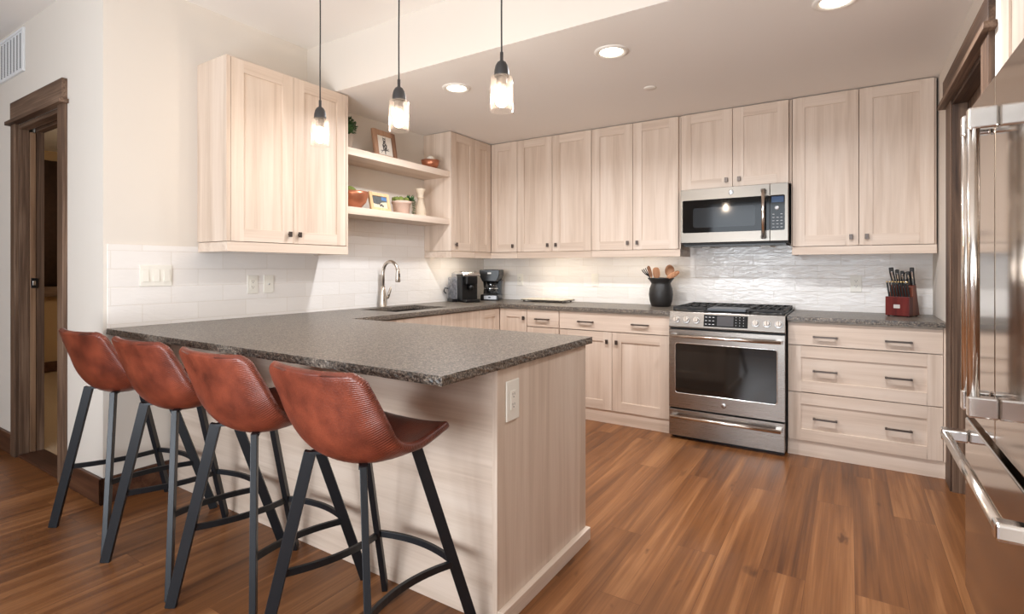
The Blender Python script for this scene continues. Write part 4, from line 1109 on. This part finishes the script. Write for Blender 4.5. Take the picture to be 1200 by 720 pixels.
for i, (u, d, z0, u1, z1, w) in enumerate(((-.046, -.006, .205, -.062, .322, .026), (-.018, -.004, .205, -.026, .308, .022), (.006, -.008, .206, .002, .300, .022), (.036, -.012, .208, .034, .296, .022), (.056, -.014, .208, .054, .322, .024))):
    o = thing('kitchen_knife', ('tall chef knife with steel handle at the left back of the knife block', 'second tall knife from the left at the back of the knife block', 'middle tall black knife at the back of the knife block', 'second tall knife from the right at the back of the knife block', 'tall black knife at the far right of the knife block')[i], 'knife', kw(u, d, z0), 'large knives at the back of the knife block')
    pts = [(u, d, z0 - .004), (u * .7 + u1 * .3, d + .006, z0 + (z1 - z0) * .3), (u * .25 + u1 * .75, d + .016, z0 + (z1 - z0) * .75), (u1, d + .014, z1)]
    B(kw).bar(pts, w, .015, (1, -.4, 0)).build('handle', 'black', o, bevel=.005)
    b = B(kw); b.bar([(p_[0] + .003, p_[1] + .0085, p_[2]) for p_ in pts[:3]], w * .42, .003, (1, -.4, 0)); b.build('steel_spine', 'silver', o, bevel=.001)
o = thing('kitchen_scissors', 'black loop handled scissors in the middle of the knife block', 'scissors', kw(.021, .004, .20))
B(kw).tube([(.021 + .010 * math.cos(2 * PI * i / 16), .006, .262 + .026 * math.sin(2 * PI * i / 16)) for i in range(16)], .0042, 8, closed=True).build('loop', 'black', o)
B(kw).tube([(.021, .006, .236), (.021, .004, .200)], .006, 8).build('shank', 'silver', o)

# single-serve coffee brewer (side toward the camera, front toward the room)
kq = thing('pod_coffee_brewer', 'silver and black single-serve coffee brewer nearest the faucet', 'coffee maker', (.20, -.56, CT))
# built facing +X then turned a little
ORG[kq.name] = (0, 0, 0)
hw = .085
b = B(); b.prism([(-.14, .008), (.085, .008), (.085, .255), (-.12, .262), (-.14, .24)], -hw, hw, 'uz'); kb_ = b.build('body', 'black', kq, bevel=.012, seg=3)
b = B(); b.prism([(-.138, .012), (-.010, .012), (-.010, .235), (-.02, .262), (-.118, .265), (-.138, .245)], -hw - .004, -hw + .001, 'uz'); b.build('side_panel', 'greyplastic', kq, bevel=.004)
b = B(); b.prism([(-.138, .012), (-.010, .012), (-.010, .235), (-.02, .262), (-.118, .265), (-.138, .245)], hw - .001, hw + .004, 'uz'); b.build('side_panel', 'greyplastic', kq, bevel=.004)
b = B(); b.prism([(-.10, .03), (.0, .03), (.0, .235), (-.10, .235)], -hw - .056, -hw - .005, 'uz'); b.build('water_tank', 'tankplastic', kq, bevel=.014, seg=3)
b = B(); b.prism([(-.105, .0), (.005, .0), (.005, .03), (-.105, .03)], -hw - .058, -hw - .003, 'uz'); b.build('tank_base', 'black', kq, bevel=.004)
b = B(); b.prism([(.080, .165), (.140, .165), (.142, .24), (.12, .262), (.080, .262)], -.058, .058, 'uz'); b.build('brew_head', 'black', kq, bevel=.012, seg=3)
b = B(); b.prism([(-.13, .258), (.10, .258), (.135, .238), (.138, .256), (.105, .280), (.04, .292), (-.06, .290), (-.13, .272)], -hw - .004, hw + .004, 'uz'); b.build('lid', 'silver', kq, bevel=.008, seg=3)
b = B(); b.prism([(.080, .0), (.160, .0), (.160, .026), (.080, .026)], -.075, .075, 'uz'); b.build('drip_tray', 'black', kq, bevel=.008, seg=3)
b = B(); b.lathe([(.026, 0), (.022, .05)], (.112, 0, .118), 16); b.build('pod_holder', 'black', kq)
b = B(); b.tube([(-.09, -hw - .056, .125), (-.10, -hw - .085, .13), (-.105, -hw - .092, .10), (-.10, -hw - .072, .075)], .006, 10); b.build('tank_handle', 'black', kq)
kq.location = (.20, -.57, CT); kq.rotation_euler = (0, 0, math.radians(-26))

cm = thing('drip_coffee_maker', 'black drip coffee maker with glass carafe in the inner corner', 'coffee maker', (.27, -.24, CT))
ORG[cm.name] = (0, 0, 0)   # built facing -Y
b = B(); b.prism([(-.088, 0), (.088, 0), (.092, .03), (.09, .06), (-.09, .06), (-.092, .03)], -.10, .10, 'uz'); b.build('base', 'black', cm, bevel=.008, seg=3)
b = B(); b.box(-.086, .086, .045, .105, .05, .30); b.build('tower', 'black', cm, bevel=.010, seg=3)
b = B(); b.prism([(-.072, .185), (.072, .185), (.100, .245), (.102, .297), (.096, .305), (-.096, .305), (-.102, .297), (-.100, .245)], -.105, .105, 'uz'); b.build('filter_basket', 'black', cm, bevel=.008, seg=3)
for s in (-1, 1):
    b = B(); b.prism([(s * .092, .05), (s * .078, .05), (s * .070, .12), (s * .082, .20), (s * .096, .20), (s * .086, .12)], .02, .10, 'uz'); b.build('side_post', 'black', cm, bevel=.004)
b = B(); b.rrect(-.055, .070, .012, .048, .004, -.103, -.099); ctl = b.build('control_strip', 'greyplastic', cm)
b = B(); b.rrect(-.010, .012, .025, .038, .003, -.107, -.102); b.build('switch', 'black', ctl)
b = B(); b.rrect(-.018, .018, .262, .276, .002, -.107, -.104); b.build('name_label', simple('pale_printed_label', srgb(200, 200, 200), .5), cm)
ca = (0, -.022, .060)
b = B(); b.lathe([(.050, 0), (.062, .006), (.070, .04), (.066, .075), (.050, .105), (.048, .112)], ca, 28, cap=False); cf = b.build('carafe', 'clearglass', cm)
b = B(); b.lathe([(.052, .100), (.054, .108), (.050, .122), (.02, .126), (0, .126)], ca, 24); b.build('carafe_lid', 'black', cf)
b = B(); b.lathe([(.071, .055), (.071, .062)], ca, 28, cap=False); b.build('carafe_band', 'silver', cf)
b = B(); b.tube([(-.020, -.083, .168), (-.020, -.115, .160), (-.018, -.118, .115), (-.016, -.092, .085)], .008, 10); b.build('carafe_handle', 'black', cf)
b = B(); b.lathe([(.045, 0), (.045, .003), (0, .003)], (0, -.02, .060), 24); b.build('warming_plate', 'iron', cm)
cm.location = (.262, -.225, CT); cm.rotation_euler = (0, 0, math.radians(22))
b = B(); b.tube([(.10, -.33, CT + .02), (.125, -.345, CT + .03)], [.012, .014], 10); b.tube([(.10, -.33, CT + .02), (.06, -.30, CT + .006), (.03, -.25, CT + .006), (.02, -.18, CT + .05), (.014, -.16, 1.05)], .0035, 8)
tag(b.build('power_cord', 'black'), 'black plug and cord between the two coffee makers', 'cord')

# cream tray
t = thing('serving_tray', 'flat cream serving tray with dark feet left of the crock', 'tray', (.86, -.15, CT))
b = B(); b.box(.635, 1.09, -.275, -.045, CT + .020, CT + .028); b.build('tray_top', 'platewood', t, bevel=.002)
for x0, x1 in ((.625, .66), (1.065, 1.10)): B().box(x0, x1, -.26, -.06, CT + .014, CT + .021).build('handle', 'bronze', t, bevel=.002)
b = B()
for x in (.66, 1.06):
    for y in (-.255, -.065): b.box(x - .008, x + .008, y - .008, y + .008, CT + .0005, CT + .020)
b.build('foot', 'bronze', t, bevel=.002)
B().box(.70, 1.03, -.262, -.06, CT + .012, CT + .020).build('under_tray', 'bronze', t, bevel=.001)

# switches and outlets
def plate(name, label, mp, u0, u1, z0, z1, d, kind, gangs=1, group=None):
    o = thing(name, label, 'switch plate' if 'switch' in name else 'outlet', mp((u0 + u1) / 2, d, (z0 + z1) / 2), group)
    B(mp).box(u0, u1, d, d + .006, z0, z1).build('cover_plate', 'ivory', o, bevel=.002)
    zc = (z0 + z1) / 2
    for g in range(gangs):
        uc = u0 + (u1 - u0) * (g + .5) / gangs
        if kind == 'rocker':
            b = B(mp); b.hexa([(uc - .016, d + .006, zc - .033), (uc - .016, d + .006, zc + .033), (uc - .016, d + .012, zc - .033), (uc - .016, d + .008, zc + .033), (uc + .016, d + .006, zc - .033), (uc + .016, d + .006, zc + .033), (uc + .016, d + .012, zc - .033), (uc + .016, d + .008, zc + .033)])
            b.build('rocker', 'ivory', o, bevel=.001)
        elif kind == 'outlet':
            B(mp).rrect(uc - .017, uc + .017, zc - .034, zc + .034, .004, d + .006, d + .008).build('receptacle', 'ivory', o)
            b = B(mp)
            for s in (-1, 1):
                for q in (-.006, .006): b.box(uc + q - .001, uc + q + .001, d + .008, d + .0084, zc + s * .018, zc + s * .018 + .008)
                b.lathe([(.0025, 0), (.0025, .0004)], (uc, d + .008, zc + s * .018 - .006), 8, 'd')
            b.build('slots', 'slot', o)
        else:
            B(mp).lathe([(.005, 0), (.005, .004), (.002, .004), (.002, .008)], (uc, d + .006, zc), 10, 'd').build('jack', 'silver', o)
plate('switch_plate', 'triple rocker switch plate near the left end of the tiles', MS_, -3.236, -3.073, 1.130, 1.247, .0105, 'rocker', 3)
plate('wall_outlet', 'ivory double outlet below the left wall cabinet', MS_, -2.622, -2.552, 1.066, 1.184, .0105, 'outlet')
plate('cable_jack', 'ivory cable jack plate right of the outlet below the left cabinet', MS_, -2.510, -2.440, 1.066, 1.184, .0105, 'jack')
plate('wall_outlet', 'ivory outlet on the tiles right of the drip coffee maker', MB_, .432, .500, 1.059, 1.176, .0105, 'outlet')
plate('light_switch', 'ivory rocker switch on the tiles left of the crock', MB_, 1.251, 1.319, 1.064, 1.181, .0105, 'rocker')
plate('wall_outlet', 'ivory double outlet on the tiles left of the knife block', MB_, 3.285, 3.355, 1.060, 1.178, .0105, 'outlet')
MEP = lambda u, d, z: (PX + d, u, z)
plate('wall_outlet', 'white double outlet on the end panel of the peninsula', MEP, -3.030, -2.948, .690, .832, .001, 'outlet')

# ------------------------------------------------------------------ lights
def pendant():
    p = thing('pendant_lamp', '', 'pendant lamp', (0, 0, 0))
    ZB = 1.882
    B().lathe([(.060, 0), (.060, -.004), (.056, -.02), (.02, -.026), (.006, -.026)], (0, 0, ZH), 28).build('canopy', 'lampmetal', p)
    B().tube([(0, 0, ZH - .02), (.001, 0, 2.5), (-.001, 0, 2.3), (0, 0, 2.115)], .0034, 8).build('cord', 'cordm', p)
    B().lathe([(.0055, .115), (.007, .112), (.007, .082), (.009, .078), (.018, .072), (.026, .058), (.0305, .038), (.0315, .02), (.0315, .014), (.0, .014)], (0, 0, 2.012), 28).build('cap', 'lampmetal', p)
    B().lathe([(.022, .010), (.022, -.012), (.024, -.016), (.020, -.034), (.0, -.034)], (0, 0, 2.014), 24).build('socket', 'lampmetal', p)
    B().lathe([(.0, 2.026), (.030, 2.026), (.044, 2.023), (.0475, 2.017), (.0475, ZB), (.0448, ZB), (.0448, 2.015), (.042, 2.0205), (.030, 2.0235), (.0, 2.0235)], (0, 0, 0), 36).build('glass_shade', 'shadeglass', p)
    b = B(); b.lathe([(.011, 1.985), (.013, 1.965), (.0225, 1.945), (.0255, 1.928), (.0225, 1.911), (.013, 1.902), (.0, 1.900)], (0, 0, 0), 24); b.build('bulb', 'bulb', p)
    return p
proto = pendant()
for i, x in enumerate((.903, 1.480, 2.066)):
    o = proto if i == 0 else copy_tree(proto)
    o.location = (x, -2.75, 0)
    tag(o, ('leftmost glass pendant lamp, hanging in front of the left wall cabinet', 'middle glass pendant lamp over the peninsula', 'rightmost glass pendant lamp over the peninsula')[i], 'pendant lamp', 'glass pendant lamps over the peninsula')

def downlight():
    p = thing('recessed_light', '', 'ceiling light', (0, 0, ZL))
    B().lathe([(.096, 0), (.094, -.006), (.080, -.010), (.064, -.004), (.062, .0)], (0, 0, ZL), 40, cap=False).build('trim_ring', 'white', p)
    B().lathe([(.063, -.0035), (.0, -.0035)], (0, 0, ZL), 32).build('lens', 'downlight', p)
    d = bpy.data.lights.new('downlight_beam', 'AREA'); d.shape = 'DISK'; d.size = .12; d.energy = 17; d.color = (.95, .97, 1.0); d.spread = math.radians(160)
    l = bpy.data.objects.new('downlight_beam', d); COL.objects.link(l); l.parent = p; l.location = (0, 0, -.014)
    return p
proto = downlight()
for i, (x, y) in enumerate(((1.051, -1.775), (2.155, -1.775), (3.23, -1.762))):
    o = proto if i == 0 else copy_tree(proto)
    o.location = (x, y, ZL)
    tag(o, ('recessed ceiling light nearest the open shelves', 'middle recessed ceiling light right of the pendants', 'recessed ceiling light near the refrigerator')[i], 'ceiling light', 'recessed lights in the kitchen ceiling')
tag(B().lathe([(.0, 0), (.040, 0), (.041, -.003), (.038, -.006), (0, -.007)], (2.150, -1.075, ZL), 28).build('sprinkler_cover', 'white', org=(2.15, -1.075, ZL)), 'small flat white sprinkler cover on the kitchen ceiling', 'sprinkler')

# warm strips under the wall cabinets
def strip(mp, u0, u1, label, power):
    o = thing('under_cabinet_light', label, 'light strip', mp((u0 + u1) / 2, .24, 1.37), 'under cabinet lights')
    B(mp).box(u0, u1, .225, .255, 1.374, 1.3845).build('housing', 'white', o, bevel=.001)
    B(mp).box(u0 + .01, u1 - .01, .229, .251, 1.371, 1.374).build('diffuser', 'led', o)
    d = bpy.data.lights.new('strip_glow', 'AREA'); d.shape = 'RECTANGLE'; d.energy = power; d.color = (1, .92, .80)
    s_ = Vector(mp(u1, 0, 0)) - Vector(mp(u0, 0, 0)); d.size = max(abs(s_.x), .03); d.size_y = max(abs(s_.y), .03)
    l = bpy.data.objects.new('strip_glow', d); COL.objects.link(l); l.parent = o; l.location = (0, 0, -.002)
strip(MS_, -.85, -.45, 'warm light strip under the wall cabinet by the coffee brewer', 1.2)
strip(MB_, .70, 1.30, 'warm light strip under the wall cabinet above the tray', .9)
strip(MB_, 1.45, 2.05, 'warm light strip under the wall cabinet above the crock', .7)
b = B(); b.tube([(.09, -2.22, 1.384), (.085, -2.20, 1.335), (.08, -2.17, 1.318), (.075, -2.14, 1.33), (.07, -2.12, 1.384)], .004, 8)
tag(b.build('cable', 'white'), 'loose white cable hanging under the left wall cabinet', 'cable')

# ------------------------------------------------------------------ bar stools
def catmull(pts, n):
    out = []
    P = [Vector(p) for p in pts]; P = [2 * P[0] - P[1]] + P + [2 * P[-1] - P[-2]]
    for i in range(1, len(P) - 2):
        for j in range(n):
            t_ = j / n; a, b_, c_, d = P[i - 1], P[i], P[i + 1], P[i + 2]
            out.append(.5 * ((2 * b_) + (-a + c_) * t_ + (2 * a - 5 * b_ + 4 * c_ - d) * t_ * t_ + (-a + 3 * b_ - 3 * c_ + d) * t_ ** 3))
    out.append(P[-2]); return out

def stool():
    s = thing('bar_stool', '', 'bar stool', (0, 0, 0), 'leather bar stools at the peninsula')
    # shell: (y, z, half width) from the front lip to the top of the back, down the middle and along the edge
    mid = [(.188, .685, .165), (.183, .704, .178), (.150, .720, .188), (.08, .704, .198), (0, .684, .206), (-.07, .671, .212), (-.125, .686, .214), (-.165, .735, .214), (-.187, .797, .210), (-.204, .857, .205), (-.218, .903, .199), (-.227, .930, .195), (-.230, .942, .193)]
    edg = [(.178, .700), (.172, .722), (.140, .736), (.07, .727), (0, .720), (-.055, .728), (-.100, .752), (-.132, .802), (-.153, .846), (-.175, .889), (-.190, .921), (-.197, .938), (-.199, .948)]
    C_ = catmull([(y, z, w) for y, z, w in mid], 12); E_ = catmull([(y, z, 0) for y, z in edg], 12)
    # arc length down the middle, so the four corners can be rounded
    L_ = [0.0]
    for q0, q1 in zip(C_, C_[1:]): L_.append(L_[-1] + math.hypot(q1.x - q0.x, q1.y - q0.y))
    LT = L_[-1]
    def sample(sv):
        k = min(max(0, next((i for i, l in enumerate(L_) if l >= sv), len(L_) - 1) - 1), len(L_) - 2)
        t_ = (sv - L_[k]) / max(1e-9, L_[k + 1] - L_[k]); return C_[k].lerp(C_[k + 1], t_), E_[k].lerp(E_[k + 1], t_)
    r0, r1 = .050, .042
    svs = [r0 - r0 * math.sin(PI / 2 * (1 - i / 7)) for i in range(8)]
    svs += [r0 + (LT - r0 - r1) * i / 30 for i in range(1, 31)]
    svs += [LT - r1 + r1 * math.sin(PI / 2 * i / 8) for i in range(1, 9)]
    NU = 22; P_ = []
    for sv in svs:
        c_, e = sample(sv); w = c_.z
        if sv < r0: w -= r0 - math.sqrt(max(0, r0 * r0 - (r0 - sv) ** 2))
        if sv > LT - r1: w -= r1 - math.sqrt(max(0, r1 * r1 - (sv - LT + r1) ** 2))
        row = []
        for j in range(NU + 1):
            u = math.sin(PI / 2 * (-1 + 2 * j / NU)) * .35 + (-1 + 2 * j / NU) * .65
            k = (abs(u) * w / c_.z) ** 2.3
            row.append(Vector((u * w, c_.x + (e.x - c_.x) * k, c_.y + (e.y - c_.y) * k)))
        P_.append(row)
    NV = len(P_); b = B(); uvd = {}
    def nrm(i, j):
        a_ = P_[min(i + 1, NV - 1)][j] - P_[max(i - 1, 0)][j]; c_ = P_[i][min(j + 1, NU)] - P_[i][max(j - 1, 0)]
        n_ = c_.cross(a_)
        return n_.normalized() if n_.length > 1e-9 else Vector((0, 0, 1))
    G = [[nrm(i, j) for j in range(NU + 1)] for i in range(NV)]
    if G[12][NU // 2].z > 0: G = [[-g for g in row] for row in G]       # outward = below the seat, behind the back
    TH = .027
    inn = [[b.bm.verts.new(P_[i][j]) for j in range(NU + 1)] for i in range(NV)]
    out = [[b.bm.verts.new(P_[i][j] + G[i][j] * TH) for j in range(NU + 1)] for i in range(NV)]
    for S_ in (inn, out):
        for i in range(NV):
            for j in range(NU + 1): uvd[S_[i][j]] = (.5 + P_[i][j].x / .43, svs[i] / LT)
    for S_ in (inn, out):
        for i in range(NV - 1):
            for j in range(NU): b.face([S_[i][j], S_[i][j + 1], S_[i + 1][j + 1], S_[i + 1][j]], True)
    loop = [(0, j) for j in range(NU)] + [(i, NU) for i in range(NV - 1)] + [(NV - 1, j) for j in range(NU, 0, -1)] + [(i, 0) for i in range(NV - 1, 0, -1)]
    rim = []
    nl = len(loop)
    for q, (i, j) in enumerate(loop):
        tang = P_[loop[(q + 1) % nl][0]][loop[(q + 1) % nl][1]] - P_[loop[q - 1][0]][loop[q - 1][1]]
        o_ = tang.cross(G[i][j]); o_ = o_.normalized() if o_.length > 1e-9 else Vector((0, 0, 0))
        cen = P_[NV // 2][NU // 2]
        ii, jj = min(max(i, 2), NV - 3), min(max(j, 2), NU - 2)
        if o_.dot(P_[i][j] - P_[ii][jj]) < 0: o_ = -o_
        rr = []
        for a_ in (.18, .5, .82):
            v_ = b.bm.verts.new(P_[i][j] + G[i][j] * TH * a_ + o_ * .010 * math.sin(PI * a_)); uvd[v_] = uvd[inn[i][j]]; rr.append(v_)
        rim.append([inn[i][j]] + rr + [out[i][j]])
    for q in range(nl):
        A_, B2 = rim[q], rim[(q + 1) % nl]
        for k in range(4): b.face([A_[k], B2[k], B2[k + 1], A_[k + 1]], True)
    uvl = b.bm.loops.layers.uv.new('UVMap')
    for f_ in b.bm.faces:
        for lp in f_.loops: lp[uvl].uv = uvd[lp.vert]
    b.build('seat', 'leather', s)
    # mounting frame
    b = B()
    tops = {'rl': (-.118, -.135, .668), 'rr': (.118, -.135, .668), 'fl': (-.118, .080, .664), 'fr': (.118, .080, .664)}
    feet = {'rl': (-.250, -.225, 0), 'rr': (.250, -.225, 0), 'fl': (-.215, .270, 0), 'fr': (.215, .270, 0)}
    for a_, c_ in (('rl', 'fr'), ('rr', 'fl')):
        p0, p1 = tops[a_], tops[c_]; b.bar([(p0[0], p0[1], .660), (p1[0], p1[1], .664)], .010, .026, (0, 0, 1))
    b.box(-.07, .07, -.08, .06, .652, .660)
    b.build('mounting_frame', 'legs', s, bevel=.001)
    at = {}
    for k_ in ('rl', 'rr', 'fl', 'fr'):
        t0, f0 = Vector(tops[k_]), Vector(feet[k_]); t0.z = .664
        rad = Vector((f0.x, f0.y, 0)).normalized()
        g = B().bar([t0, f0 + Vector((0, 0, .002))], .036, .020, rad).build('leg', 'legs', s, bevel=.0015)
        at[k_] = lambda z, t0=t0, f0=f0: t0 + (f0 - t0) * ((.664 - z) / .664)
        B().bar([f0 + (t0 - f0) * .004, f0], .034, .018, rad).build('glide', 'rubber', g)
    def rest(a_, za, c_, zc, bow):
        p0, p1 = at[a_](za), at[c_](zc); pts = []
        for i in range(13):
            t_ = i / 12; q = p0.lerp(p1, t_) + Vector(bow) * (4 * t_ * (1 - t_)); pts.append(q)
        B().bar(pts, .022, .013, (0, 0, 1)).build('footrest', 'legs', s, bevel=.0012)
    rest('rl', .285, 'fl', .250, (.035, 0, 0)); rest('rr', .285, 'fr', .250, (-.035, 0, 0)); rest('fl', .255, 'fr', .255, (0, .035, 0))
    return s
proto = stool()
for i, (x, y, a) in enumerate(((.335, -3.395, 3), (.903, -3.395, 2), (1.456, -3.398, 1), (1.998, -3.400, 0))):
    o = proto if i == 0 else copy_tree(proto)
    o.location = (x, y, 0); o.rotation_euler = (0, 0, math.radians(a))
    tag(o, ('cognac leather bar stool closest to the left doorway', 'second cognac leather bar stool from the left doorway', 'third cognac leather bar stool from the left doorway', 'cognac leather bar stool at the open end of the peninsula, its seat fully visible')[i], 'bar stool', 'leather bar stools at the peninsula')
